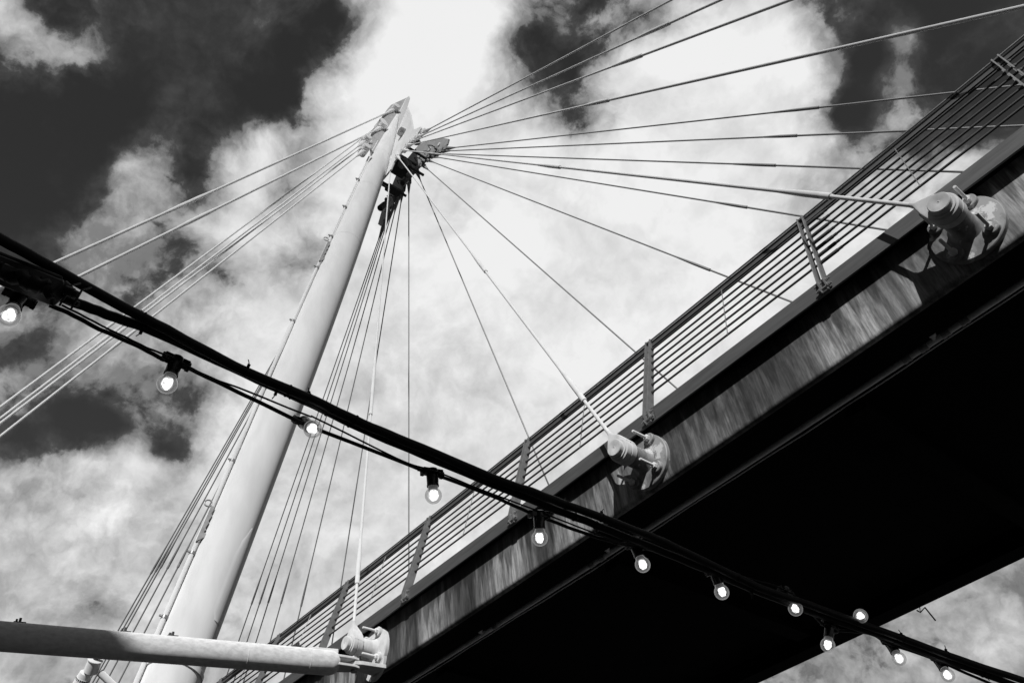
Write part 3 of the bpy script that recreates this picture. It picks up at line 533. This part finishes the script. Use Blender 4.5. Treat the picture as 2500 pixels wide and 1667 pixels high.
# cover strip low on the deck side of the shaft
LEFT = Vector(SHAFT_LEFT); VIEWDIR = SHD.cross(LEFT).normalized()
if VIEWDIR.dot(shaft_at(9) - Vector((0, 0, 1.6))) > 0: VIEWDIR = -VIEWDIR
sd = (-LEFT * 0.78 + VIEWDIR * 0.62).normalized(); st_ = SHD.cross(sd).normalized()
b = BM(); prev = None
z0, z1 = STRIP_Z[1], STRIP_Z[0]
for z, hw in ((z0, 0.10), (z0 + 0.12, 0.20), (z0 + 0.6, 0.20), (z1 - 0.6, 0.20), (z1 - 0.3, 0.15), (z1, 0.03)):
    rw = []
    for i in range(9):
        a_ = hw * (i / 4.0 - 1.0) / shaft_r(z) * 0.9; r_ = shaft_r(z) + (0.005 if 0 < i < 8 else -0.004)
        rw.append(b.verts.new(shaft_at(z) + (sd * math.cos(a_) + st_ * math.sin(a_)) * r_))
    if prev:
        for i in range(8): b.faces.new((prev[i], prev[i + 1], rw[i + 1], rw[i]))
    prev = rw
obj('cover_strip', b, M_PAINT, mast, 30)
# conduit clipped up the side of the shaft
def side(z, k=0.0): return shaft_at(z) + (LEFT * 0.96 + VIEWDIR * 0.28).normalized() * (shaft_r(z) + 0.05 + k)
b = BM(); zz = [2.0 + 0.25 * i for i in range(int((23.9 - 2.0) / 0.25))]
rr = []
for z in zz:
    s0, s1 = SLEEVE_Z[1], SLEEVE_Z[0]
    rr.append(0.046 if s0 <= z <= s1 else (0.036 if z < s0 else (0.031 if z < 18 else 0.022)))
tube(b, [side(z) for z in zz], rr, 12); cond = obj('conduit', b, M_PAINT, mast, 60)
for z in CLAMP_Z:
    b = BM(); lathe(b, side(z - 0.03), SHD, [(0, 0.03), (0.001, 0.046), (0.05, 0.046), (0.051, 0.03)], 12)
    box(b, side(z, -0.04), SHD, VIEWDIR, LEFT, 0.02, 0.02, 0.05); box(b, side(z, 0.06), SHD, VIEWDIR, LEFT, 0.012, 0.012, 0.02)
    obj('pipe_clamp', b, M_STEEL, cond, 40)
for z in RING_Z[1:]:
    b = BM(); c = side(z, 0.08); seg = 20
    tube(b, [c + LEFT * (0.062 * math.cos(6.2832 * i / seg)) + SHD * (0.062 * math.sin(6.2832 * i / seg)) for i in range(seg + 1)], 0.012, 8, False)
    obj('ring_bolt', b, M_STEEL, cond, 60)
for (za, zc) in NOTCH_Z:
    b = BM(); a = side(za, -0.01) + VIEWDIR * 0.05; c = side(zc, -0.01) + VIEWDIR * 0.05; L = (c - a).length; dd = (c - a).normalized(); poly = [a + LEFT * 0.03, c + LEFT * 0.03, c - LEFT * 0.11 - dd * 0.16, c - LEFT * 0.02 - dd * 0.2]
    n = 5
    for i in range(n):
        t = L * (1 - (i + 0.4) / n) - 0.2
        if t > 0.05: poly += [a + dd * t - LEFT * 0.045, a + dd * (t - 0.02) - LEFT * 0.02]
    poly.append(a - LEFT * 0.03)
    prism(b, poly, VIEWDIR * 0.03); obj('notched_plate', b, M_STEEL, cond)

# floodlights hung in the head
for i, (dx, dz, w, r, lab) in enumerate(((1.15, -1.02, 7.72, 0.085, 'black tubular floodlight hung on the mast head between the fan plates, outermost on the right'),
        (0.52, -1.30, 7.70, 0.13, 'wide black floodlight at the mast head under the near fan plate'),
        (0.22, -1.62, 7.95, 0.08, 'small black floodlight drum below the mast head beside the far fan plate'),
        (-0.55, -2.05, 7.75, 0.095, 'black floodlight pointing down, lowest of the mast head cluster'))):
    c = Vector(NPT) + Vector((dx, w - NPT[1], dz)); t = thing('floodlight', lab, 'floodlight', c, 'black floodlights in the mast head')
    b = BM(); d_ = Vector((0.25 * dx, -0.45, -0.85)); lathe(b, c, d_, [(0, r * 0.5), (0.03, r * 0.9), (0.10, r), (0.34, r), (0.36, r * 0.9)], 20); obj('lamp_body', b, M_DARK, t, 40)
    b = BM(); lathe(b, c + d_.normalized() * 0.36, d_, [(0, r * 0.86), (0.004, r * 0.86)], 20); obj('lens', b, M_HOLDER, t, 40)
    b = BM(); box(b, c + UP * 0.10, X1, FWD, UP, 0.03, 0.03, 0.16); obj('bracket', b, M_DARK, t)

# ------------------------------------------------------------------ stay cables
CAB_LABELS = {
 'c1': 'thinnest topmost stay cable of the right fan, leaving the top edge leftmost',
 'c2': 'second stay cable from the top of the right fan, leaving the top edge',
 'c3': 'third stay cable from the top of the right fan, leaving the top edge rightmost',
 'c4': 'fourth stay cable of the right fan, leaving the frame at the upper right corner',
 'c5': 'stay cable rising slightly to the right, passing behind the rods beside the topmost railing post',
 'c6': 'nearly level stay cable passing behind the railing just below the one beside the top post',
 'c7': 'flat stay cable ending at the fascia just above the large upper right anchor',
 'c8': 'thick stay cable running to the large upper right anchor across the railing',
 'c9': 'stay cable passing behind the head of the railing post left of the large anchor',
 'c10': 'stay cable sloping down right, ending at the fascia between the two largest railing posts',
 'c11': 'stay cable falling right at forty five degrees to the upright middle railing post',
 'c12': 'thick pale stay cable running down to the middle anchor above the string lights',
 'c13': 'steep slim cable ending behind the railing post left of the middle anchor',
 'c14': 'single slim vertical cable dropping from the mast head to the railing',
 'c15': 'bright pale near vertical cable running to the lower left anchor on the tie strut',
 'c16': 'dark near vertical cable just left of the bright cable to the lower anchor',
 'c17': 'dark slim cable right of the mast, rightmost of the close set of five',
 'c18': 'dark slim cable right of the mast, second from the right of the five',
 'c19': 'dark slim cable right of the mast, middle one of the close set of five',
 'c20': 'dark slim cable right of the mast, second nearest to the shaft of the five',
 'c21': 'dark slim cable right of the mast, nearest of the five to the shaft',
 'left0': 'dark cable left of the lower mast, leftmost of the close set of five',
 'left1': 'dark cable left of the lower mast, second from left of the five',
 'left2': 'dark cable left of the lower mast, middle one of the five',
 'left3': 'dark cable left of the lower mast, fourth from left of the five',
 'left4': 'dark cable left of the lower mast, closest of the five to the conduit'}
def cable(label, p0, p1, t0, sleeves, ra, rb, mat, end, group, name='stay_cable', sock=1.0, t1=1.0):
    p0 = Vector(p0); p1 = Vector(p1); d_ = (p1 - p0); L = d_.length; d_.normalize()
    st = p0 + d_ * (L * t0)
    t = thing(name, label, 'cable', st, group)
    cut = L * t1 - (0.30 if end else 0.0)
    lens = [(0.45, ra)]
    cur = ra
    prof = [(L * t0 + 0.30, ra)]
    for (a, c) in sleeves: prof += [(L * c, cur), (L * c + 0.001, rb)]; cur = rb
    prof.append((cut, cur))
    b = BM(); lathe(b, p0, d_, prof, 12); obj('rod', b, mat, t, 50)
    for (a, c) in sleeves:
        b = BM(); rs = cur * 1.62; la, lc = L * a, L * c; ln = lc - la
        lathe(b, p0, d_, [(la - ln * 1.0, cur), (la, rs * 0.98), (lc - ln * 0.35, rs), (lc - ln * 0.34, rs * 0.97), (lc - ln * 0.33, rs), (lc, rs), (lc + 0.004, cur)], 14)
        obj('coupler_sleeve', b, mat, t, 30)
    # fork socket at the mast head
    b = BM(); k = sock; s_, u_ = frame_of(d_, FWD)
    lathe(b, st - d_ * 0.02, d_, [(0.10 * k, 0.052 * k), (0.22 * k, 0.055 * k), (0.46 * k, 0.030 * k), (0.60 * k, cur)], 12)
    for sg in (-1, 1): box(b, st + u_ * (sg * 0.042 * k) + d_ * (0.02), d_, u_, s_, 0.13 * k, 0.014 * k, 0.062 * k)
    lathe(b, st - u_ * 0.075 * k - d_ * 0.03, u_, [(0, 0.034 * k), (0.15 * k, 0.034 * k)], 12)
    obj('fork_socket', b, mat, t, 35)
    if end:
        # eye fork at the deck anchor: a teardrop plate that wraps the anchor pin
        e = P(end[0], 5.01, end[1]); c = -d_
        c = (e + c * 0.0); up_ = -d_
        b = BM(); lathe(b, e - FWD * 0.072, FWD, [(0, 0.100), (0.008, 0.112), (0.055, 0.114), (0.058, 0.108), (0.068, 0.108), (0.071, 0.114), (0.128, 0.114), (0.136, 0.104)], 36, UP)
        obj('fork_eye', b, M_CAST, t, 35)
        b = BM(); prev = None; first = None
        tip = p0 + d_ * (cut - 0.005); lat = FWD.cross(up_).normalized(); th = lat.cross(up_).normalized()
        Lf = (tip - e).dot(up_); off = (tip - e) - up_ * Lf
        for f, hw, ht in ((0.0, 0.116, 0.068), (0.15, 0.113, 0.068), (0.30, 0.100, 0.068), (0.48, 0.080, 0.062), (0.66, 0.057, 0.048), (0.82, 0.036, 0.034), (0.93, 0.024, 0.025), (1.08, cur * 1.02, cur * 1.02)):
            q = e + up_ * (Lf * f) + off * f
            sq = 14.0 if f < 0.5 else (7.0 if f < 0.7 else (4.0 if f < 0.9 else 2.0))
            rg = []
            for i in range(40):
                a = 2 * math.pi * (i + 0.5) / 40; ca, sa = math.cos(a), math.sin(a)
                rg.append(b.verts.new(q + lat * (hw * math.copysign(abs(ca) ** (2 / sq), ca)) + th * (ht * math.copysign(abs(sa) ** (2 / sq), sa))))
            if prev: bridge(b, prev, rg)
            else: first = rg
            prev = rg
        b.faces.new(first[::-1]); b.faces.new(prev); obj('fork_arm', b, M_CAST, t, 25)
    return t
ANCHORS = {'c8': (0.413, 4.50), 'c12': (3.70, 4.498), 'c15': (8.25, 4.60)}
for n, p0, p1, t0, sl, ra, rb, end in CABLES:
    near = n in ('c1', 'c2', 'c3', 'c4', 'c8', 'c12', 'c15')
    grp = 'stay cables to the near deck edge' if near else ('cables fanning left of the lower mast' if n.startswith('left') else 'stay cables to the far deck edge')
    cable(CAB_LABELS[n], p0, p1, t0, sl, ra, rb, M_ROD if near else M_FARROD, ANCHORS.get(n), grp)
BS_LABELS = {'l1': 'thick pale backstay highest on the left, from the mast tip to the black light cables',
 'l2': 'thick pale backstay second from the top on the left side of the mast',
 'l3': 'slender backstay left of the mast, uppermost of the lower four',
 'l4': 'slender backstay left of the mast, second of the lower four',
 'l5': 'slender backstay left of the mast, third of the lower four',
 'l6': 'slender backstay left of the mast, lowest of all'}
for n, p0, p1, sl, r in BACKSTAYS:
    t = cable(BS_LABELS[n], p0, p1, 0.0, [], r, r, M_ROD, None, 'backstays running left from the mast', 'backstay', 1.25)
    p0 = Vector(p0); p1 = Vector(p1); d_ = (p1 - p0); L = d_.length; d_.normalize()
    for a, c in sl:
        b = BM(); la, lc = L * a, L * c; ln = lc - la; rs = r * 1.42
        lathe(b, p0, d_, [(la - ln * 0.5, r), (la + ln * 0.1, rs), (la + ln * 0.5, rs), (la + ln * 0.505, rs * 0.94), (la + ln * 0.53, rs * 0.94), (la + ln * 0.535, rs), (lc - ln * 0.1, rs), (lc + ln * 0.5, r)], 16)
        obj('coupler_sleeve', b, M_ROD, t, 25)
    b = BM(); lathe(b, p0 - X1 * 0.19, X1, [(0, 0.03), (0.0, 0.10), (0.02, 0.115), (0.36, 0.115), (0.38, 0.10), (0.38, 0.03)], 18); obj('pivot_pin', b, M_PAINT, t, 40)

# ------------------------------------------------------------------ deck anchors
def deck_anchor(key, label, mat, strut=False):
    x, zc = ANCHORS[key]; c = P(x, WEB, zc); n_ = -FWD
    t = thing('deck_anchor', label, 'cable anchor', c, 'cable anchors on the edge beam')
    b = BM(); lathe(b, c + n_ * 0.001, n_, [(0, 0.272), (0.040, 0.272), (0.046, 0.266), (0.052, 0.20), (0.062, 0.12)], 56, UP)
    obj('flange', b, mat, t, 30)
    b = BM(); lathe(b, c + n_ * 0.058, n_, [(0, 0.135), (0.02, 0.115), (0.05, 0.103), (0.06, 0.100), (0.205, 0.100), (0.206, 0.107), (0.24, 0.109), (0.241, 0.098), (0.262, 0.097), (0.30, 0.08)], 40, UP)
    obj('stem', b, mat, t, 35)
    b = BM(); lathe(b, P(x, 4.945, zc), n_, [(0, 0.08), (0.010, 0.098), (0.020, 0.098), (0.021, 0.076), (0.028, 0.0755), (0.0285, 0.082), (0.064, 0.082), (0.070, 0.077), (0.0705, 0.016), (0.069, 0.013), (0.0705, 0.011), (0.0705, 0.006), (0.062, 0.004)], 40, UP)
    obj('pin_cap', b, M_CAST, t, 30)
    for i, (dx, dz) in enumerate(((-0.13, 0.175), (-0.13, -0.145), (0.155, -0.15), (0.155, 0.165))):
        q = P(x + dx, WEB - 0.060, zc + dz)
        b = BM(); lathe(b, q, n_, [(0, 0.0135), (0.225, 0.0135), (0.229, 0.0115)], 14); sd_ = obj('stud', b, M_ROD, t, 40)
        b = BM(); lathe(b, q, n_, [(0.024, 0.027), (0.025, 0.031), (0.054, 0.031), (0.058, 0.027), (0.0581, 0.012)], 6); obj('nut', b, M_ROD, sd_)
        b = BM(); lathe(b, q, n_, [(-0.012, 0.060), (0.018, 0.058), (0.023, 0.053), (0.024, 0.02)], 28); obj('washer_boss', b, mat, sd_, 30)
    if strut:
        egg = []
        for i in range(41):
            a_ = math.pi * (1 + i / 40.0); egg.append((0.22 * math.cos(a_), -0.15 + 0.22 * math.sin(a_)))
        b = BM(); prism(b, [P(x + a_, WEB - 0.022, zc + z_) for a_, z_ in [(-0.262, 0.0)] + egg + [(0.262, 0.0)]], Vector((0, 0.042, 0)))
        obj('lower_flange', b, mat, t, None, 0.004)
        b = BM(); zl = zc - 0.30
        prism(b, [P(x - 0.12 + a_, w_, zl) for a_, w_ in ((-0.13, 5.30), (0.13, 5.30), (0.085, 5.00), (0.055, 4.92), (0.0, 4.89), (-0.055, 4.92), (-0.085, 5.00))], Vector((0, 0, 0.045)))
        obj('strut_lug', b, mat, t, None, 0.006)
    return t
deck_anchor('c8', 'largest cable anchor at upper right, paint flaking from its round flange', M_FLAKY)
deck_anchor('c12', 'stained cable anchor on the middle of the edge beam, above the string lights', M_FLAKY)
deck_anchor('c15', 'clean white cable anchor at lower left where the pale tube meets the beam', M_CAST, True)

# ------------------------------------------------------------------ tie strut
S0 = Vector(STRUT[0]); S1 = Vector(STRUT[2]); SDIR = (S1 - S0).normalized()
lug = P(ANCHORS['c15'][0] - 0.12, 4.94, ANCHORS['c15'][1] - 0.30)
SDIR = (S1 - lug).normalized(); SSIDE, SUPV = frame_of(SDIR); 
if SUPV.z < 0: SUPV = -SUPV
strut = thing('tie_strut', 'thick pale steel tube running from the left edge to the lower left anchor', 'tube', lug)
RS = 0.138; ts = lug + SDIR * 0.20; Ls = (S1 - ts).length
b = BM(); lathe(b, ts, SDIR, [(0, RS * 0.62), (0.03, RS * 0.86), (0.09, RS), (0.35, RS), (0.352, RS + 0.002), (0.36, RS + 0.002), (0.362, RS), (1.05, RS), (1.052, RS + 0.002), (1.06, RS + 0.002), (1.062, RS), (Ls, RS)], 48)
obj('tube', b, M_TUBE, strut, 40)
for sg in (1, -1):
    b = BM(); cz = lug + SUPV * (sg * 0.046)
    prism(b, [cz + SDIR * a_ + SSIDE * s_ for a_, s_ in ((-0.05, -0.045), (-0.062, 0), (-0.05, 0.045), (0.03, 0.082), (0.22, 0.108), (0.46, 0.108), (0.46, -0.108), (0.22, -0.108), (0.03, -0.082))], SUPV * 0.030)
    obj('fork_plate', b, M_CAST, strut, None, 0.006)
b = BM(); box(b, lug + SDIR * 0.38 + SUPV * 0.108, SDIR, SSIDE, SUPV, 0.16, 0.085, 0.024); obj('end_flat', b, M_PAINT, strut, None, 0.008)
b = BM(); lathe(b, lug - SUPV * 0.09, SUPV, [(0, 0.02), (0.0, 0.036), (0.18, 0.036), (0.18, 0.02)], 16); obj('strut_pin', b, M_STEEL, strut, 40)
for f in STRUT_CLIPS:
    c = Vector(STRUT[0]).lerp(Vector(STRUT[1]), f); c = lug + SDIR * (c - lug).dot(SDIR) + SUPV * (RS - 0.004)
    b = BM(); box(b, c + SUPV * 0.008, SDIR, SSIDE, SUPV, 0.055, 0.03, 0.008); box(b, c + SUPV * 0.032, SDIR, SSIDE, SUPV, 0.012, 0.022, 0.026); box(b, c + SUPV * 0.03 + SDIR * 0.03, SDIR, SSIDE, SUPV, 0.010, 0.018, 0.016)
    obj('cable_clip', b, M_DARK, strut, None, 0.003)

# ------------------------------------------------------------------ spotlight behind the strut
q = [Vector(v) for v in SPOT]
spot = thing('spotlight', 'pale drum shaped spotlight on an arm peeping out below the tube at lower left', 'spotlight', q[1])
ax = (q[1] - q[0]).normalized(); L = (q[1] - q[0]).length
b = BM(); lathe(b, q[0] - ax * 0.02, ax, [(0, 0.085), (0.004, 0.093), (0.014, 0.093), (0.016, 0.085), (L + 0.03, 0.085), (L + 0.034, 0.080), (L + 0.02, 0.070)], 28); obj('drum', b, M_PAINT, spot, 35)
ax2 = (q[3] - q[2]).normalized()
b = BM(); lathe(b, q[2] - ax2 * 0.03, ax2, [(0, 0.03), (0.006, 0.072), (0.07, 0.084), (0.072, 0.088), (0.20, 0.10), (0.204, 0.104), (0.30, 0.108)], 28); hd = obj('lamp_head', b, M_PAINT, spot, 35)
s_, u_ = frame_of(ax2); b = BM()
for i in range(22):
    a = 2 * math.pi * i / 22; d_ = s_ * math.cos(a) + u_ * math.sin(a)
    box(b, q[2] + ax2 * 0.068 + d_ * 0.0865, ax2, d_.cross(ax2), d_, 0.026, 0.006, 0.004)
o = obj('vent_slot', b, M_DARK, hd); o['kind'] = 'stuff'
b = BM(); tube(b, [q[4], q[5], q[5] + (q[5] - q[4]) * 3.0], 0.045, 18); obj('arm', b, M_PAINT, spot, 50)
b = BM(); tube(b, [q[0] + ax * 0.03, q[2] + ax2 * 0.05], 0.035, 12); tube(b, [q[0] - ax * 0.02, q[0] - ax * 0.12 + Vector((0.03, 0, 0))], 0.03, 10); obj('yoke', b, M_DARK, spot, 50)

# ------------------------------------------------------------------ festoon lights
def wobble(pts, amp):
    out = []
    for i, p in enumerate(pts):
        out.append(p + Vector((math.sin(i * 1.7) + math.sin(i * 0.63 + 1), math.sin(i * 1.1 + 2), math.cos(i * 1.37) + math.sin(i * 0.41))) * amp)
    return out
def hose(name, label, pts, r, k=6, amp=0.0006):
    pl = wobble(catmull(pts, k), amp); t = thing(name, label, 'cable', pl[len(pl) // 2])
    b = BM(); tube(b, pl, r, 14); obj('sheath', b, M_BLACK, t, 60)
    return t, pl
ta, pla = hose('supply_cable', 'upper thick black supply cable crossing the whole frame above the string lights', CABLE_A, 0.0148)
tb, plb = hose('supply_cable', 'lower thick black supply cable twisted under the upper one, ending in the junction box', CABLE_B, 0.0142)
tcab, plc = hose('festoon_cable', 'flat black cable linking all the lit bulbs', CABLE_C, 0.0062, 6, 0.0004)
td, pld = hose('catenary_wire', 'fine black support wire tied along the string of bulbs', CABLE_D, 0.0030, 6, 0.0003)
def nearest(pl, p):
    p = Vector(p); i = min(range(1, len(pl) - 1), key=lambda j: (pl[j] - p).length); return i
for j, p in enumerate(TIES):
    for pl, par, r in ((pla, ta, 0.0158), (plb, tb, 0.0152)):
        i = nearest(pl, p)
        if pl is plb and j % 2: i = min(len(pl) - 2, i + 3)
        d_ = (pl[i + 1] - pl[i - 1]).normalized(); s_, u_ = frame_of(d_); b = BM()
        lathe(b, pl[i] - d_ * 0.0025, d_, [(0, r - 0.003), (0.0005, r + 0.0012), (0.0045, r + 0.0012), (0.005, r - 0.003)], 14)
        a = random.uniform(-0.9, 0.9); h = (UP * math.cos(a) + s_ * math.sin(a)).normalized()
        if pl is plb: h = -h
        box(b, pl[i] + h * (r + 0.004), d_, h.cross(d_), h, 0.004, 0.004, 0.005)
        tail = (h + d_ * random.uniform(-0.8, 0.8)).normalized()
        box(b, pl[i] + h * (r + 0.008) + tail * 0.007, d_, tail.cross(d_).normalized(), tail, 0.0016, 0.001, 0.008)
        obj('cable_tie', b, M_BLACK, par)
BULB_LABELS = ['lit bulb hanging below the black junction box at the left edge',
 'lit bulb against dark patchy cloud left of the mast, one after the junction box',
 'lit bulb pointing straight at the viewer beside the right edge of the mast',
 'lit bulb against bright cloud just left of the railing',
 'lit bulb in front of the sunlit streaked edge beam',
 'lit bulb at the upper left of the dark underside, first below the streaked beam',
 'second lit bulb below the streaked beam, with a shiny black holder',
 'third lit bulb below the streaked beam, alone against black underside',
 'lit bulb pointing up and outward above the cables near the far deck edge',
 'lit bulb hanging at the corner of the black underside against the far deck edge',
 'lit bulb against grey cloud at lower right, first beyond the deck',
 'lit bulb nearest the bottom right corner, last of the string']
def make_lamp(bc, hc, label, spin):
    bc = Vector(bc); hc = Vector(hc); ax = (bc - hc).normalized()           # holder to bulb
    t = thing('festoon_lamp', label, 'light bulb', hc, 'lit bulbs of the festoon string')
    i = nearest(plc, hc); cd = (plc[min(i + 3, len(plc) - 1)] - plc[max(i - 3, 0)]).normalized()
    cd = (cd - ax * cd.dot(ax)).normalized(); sd_ = ax.cross(cd).normalized()
    b = BM(); top = hc - ax * 0.010
    lathe(b, top, ax, [(0, 0.012), (0.003, 0.0185), (0.010, 0.0215), (0.0215, 0.0215), (0.0225, 0.0195), (0.0245, 0.0195), (0.026, 0.0205), (0.058, 0.0195), (0.061, 0.0205), (0.066, 0.0205), (0.067, 0.016)], 28)
    h = obj('lampholder', b, M_HOLDER, t, 35)
    for sg in (-1, 1):
        b = BM(); c = top + ax * 0.014 + cd * (sg * 0.026)
        box(b, c, cd, sd_, ax, 0.011, 0.013, 0.0105); box(b, c + cd * (sg * 0.010) + ax * 0.006, cd, sd_, ax, 0.006, 0.010, 0.010)
        lathe(b, c + cd * (sg * 0.012) - ax * 0.012, ax, [(0, 0.005), (0.028, 0.005)], 8)
        obj('clamp_wing', b, M_HOLDER, h, None, 0.0015)
    R = 0.0285
    b = BM(); prof = []
    neck = 0.0165
    for k in range(26):
        a = math.pi * (1 - k / 25.0)
        y = R * math.cos(a); r = R * math.sin(a)
        if y < -0.0205: continue
        prof.append((y, r))
    prof = [(-0.031, neck), (-0.026, 0.0175), (-0.0225, 0.0185)] + prof
    lathe(b, bc, ax, prof, 36); obj('glass_globe', b, M_GLASS, t, 80)
    b = BM(); lathe(b, bc, ax, [(-0.032, 0.0135), (-0.0195, 0.0155), (-0.017, 0.0145), (-0.0165, 0.004)], 20); obj('bulb_base', b, M_STEEL, t, 40)
    b = BM(); s_, u_ = frame_of(ax)
    for k in range(3):
        a = spin + 2 * math.pi * k / 3; o_ = (s_ * math.cos(a) + u_ * math.sin(a)) * 0.0068
        for y, r in ((-0.0085, 0.0088), (0.002, 0.0096), (0.0105, 0.0068)):
            m_ = Matrix.Translation(bc + o_ * (1.0 if y < 0.008 else 0.7) + ax * y)
            bmesh.ops.create_icosphere(b, subdivisions=2, radius=r * (1.0 + 0.08 * math.sin(k * 3 + spin)), matrix=m_)
    obj('led_core', b, M_GLOW, t, 60)
    return t
for i, ((bc, hc), lab) in enumerate(zip(BULBS, BULB_LABELS)): make_lamp(bc, hc, lab, 0.7 * i)

# junction box bundled into the cables at the left
j0, j1 = Vector(BOX[0]), Vector(BOX[1]); jd = (j1 - j0).normalized(); js, ju = frame_of(jd); jl = (j1 - j0).length; jc = (j0 + j1) / 2
jb = thing('junction_box', 'black taped junction box bundled among the cables at the left edge', 'junction box', jc)
b = BM(); box(b, jc - jd * 0.01 - ju * 0.004, jd, js, ju, jl * 0.46, 0.030, 0.026); obj('box_body', b, M_BLACK, jb, None, 0.008)
b = BM(); box(b, jc + ju * 0.026 - jd * 0.01, jd, js, ju, jl * 0.40, 0.028, 0.006); obj('box_lid', b, M_BLACK, jb, None, 0.003)
for q_, off in enumerate((ju * 0.022 - js * 0.012, -ju * 0.018 + js * 0.016, ju * 0.004 - js * 0.03)):
    b = BM(); rr = []; pp = []
    for i in range(34):
        f = i / 33.0 * (0.96 - 0.08 * q_); pp.append(j0.lerp(j1, f) + off + ju * (0.004 * math.sin(i * 1.3 + q_)) + js * (0.004 * math.sin(i * 0.9 + 2 * q_)))
        rr.append((0.020 + 0.0028 * math.sin(i * 1.9 + q_ * 2) + 0.0022 * math.sin(i * 4.4)) * (0.75 if i in (0, 33) else 1.0))
    tube(b, pp, rr, 14); obj('tape_wrap', b, M_BLACK, jb, 35)
b = BM()
for o_, r in ((js * 0.018, 0.013), (-js * 0.016, 0.010)): lathe(b, j1 + o_ - jd * 0.004, jd, [(0, r), (0.02, r), (0.021, r * 0.8), (0.034, r * 0.7)], 12)
obj('cable_gland', b, M_BLACK, jb, 40)
b = BM()
for k, f in enumerate((0.93, 1.06)):
    a = j0.lerp(j1, f + 0.06); tube(b, [a + ju * 0.055, a + ju * 0.02 + js * 0.02, a - ju * 0.04 + jd * 0.008], 0.0028, 6)
obj('tie_wire', b, M_BLACK, jb, 50)
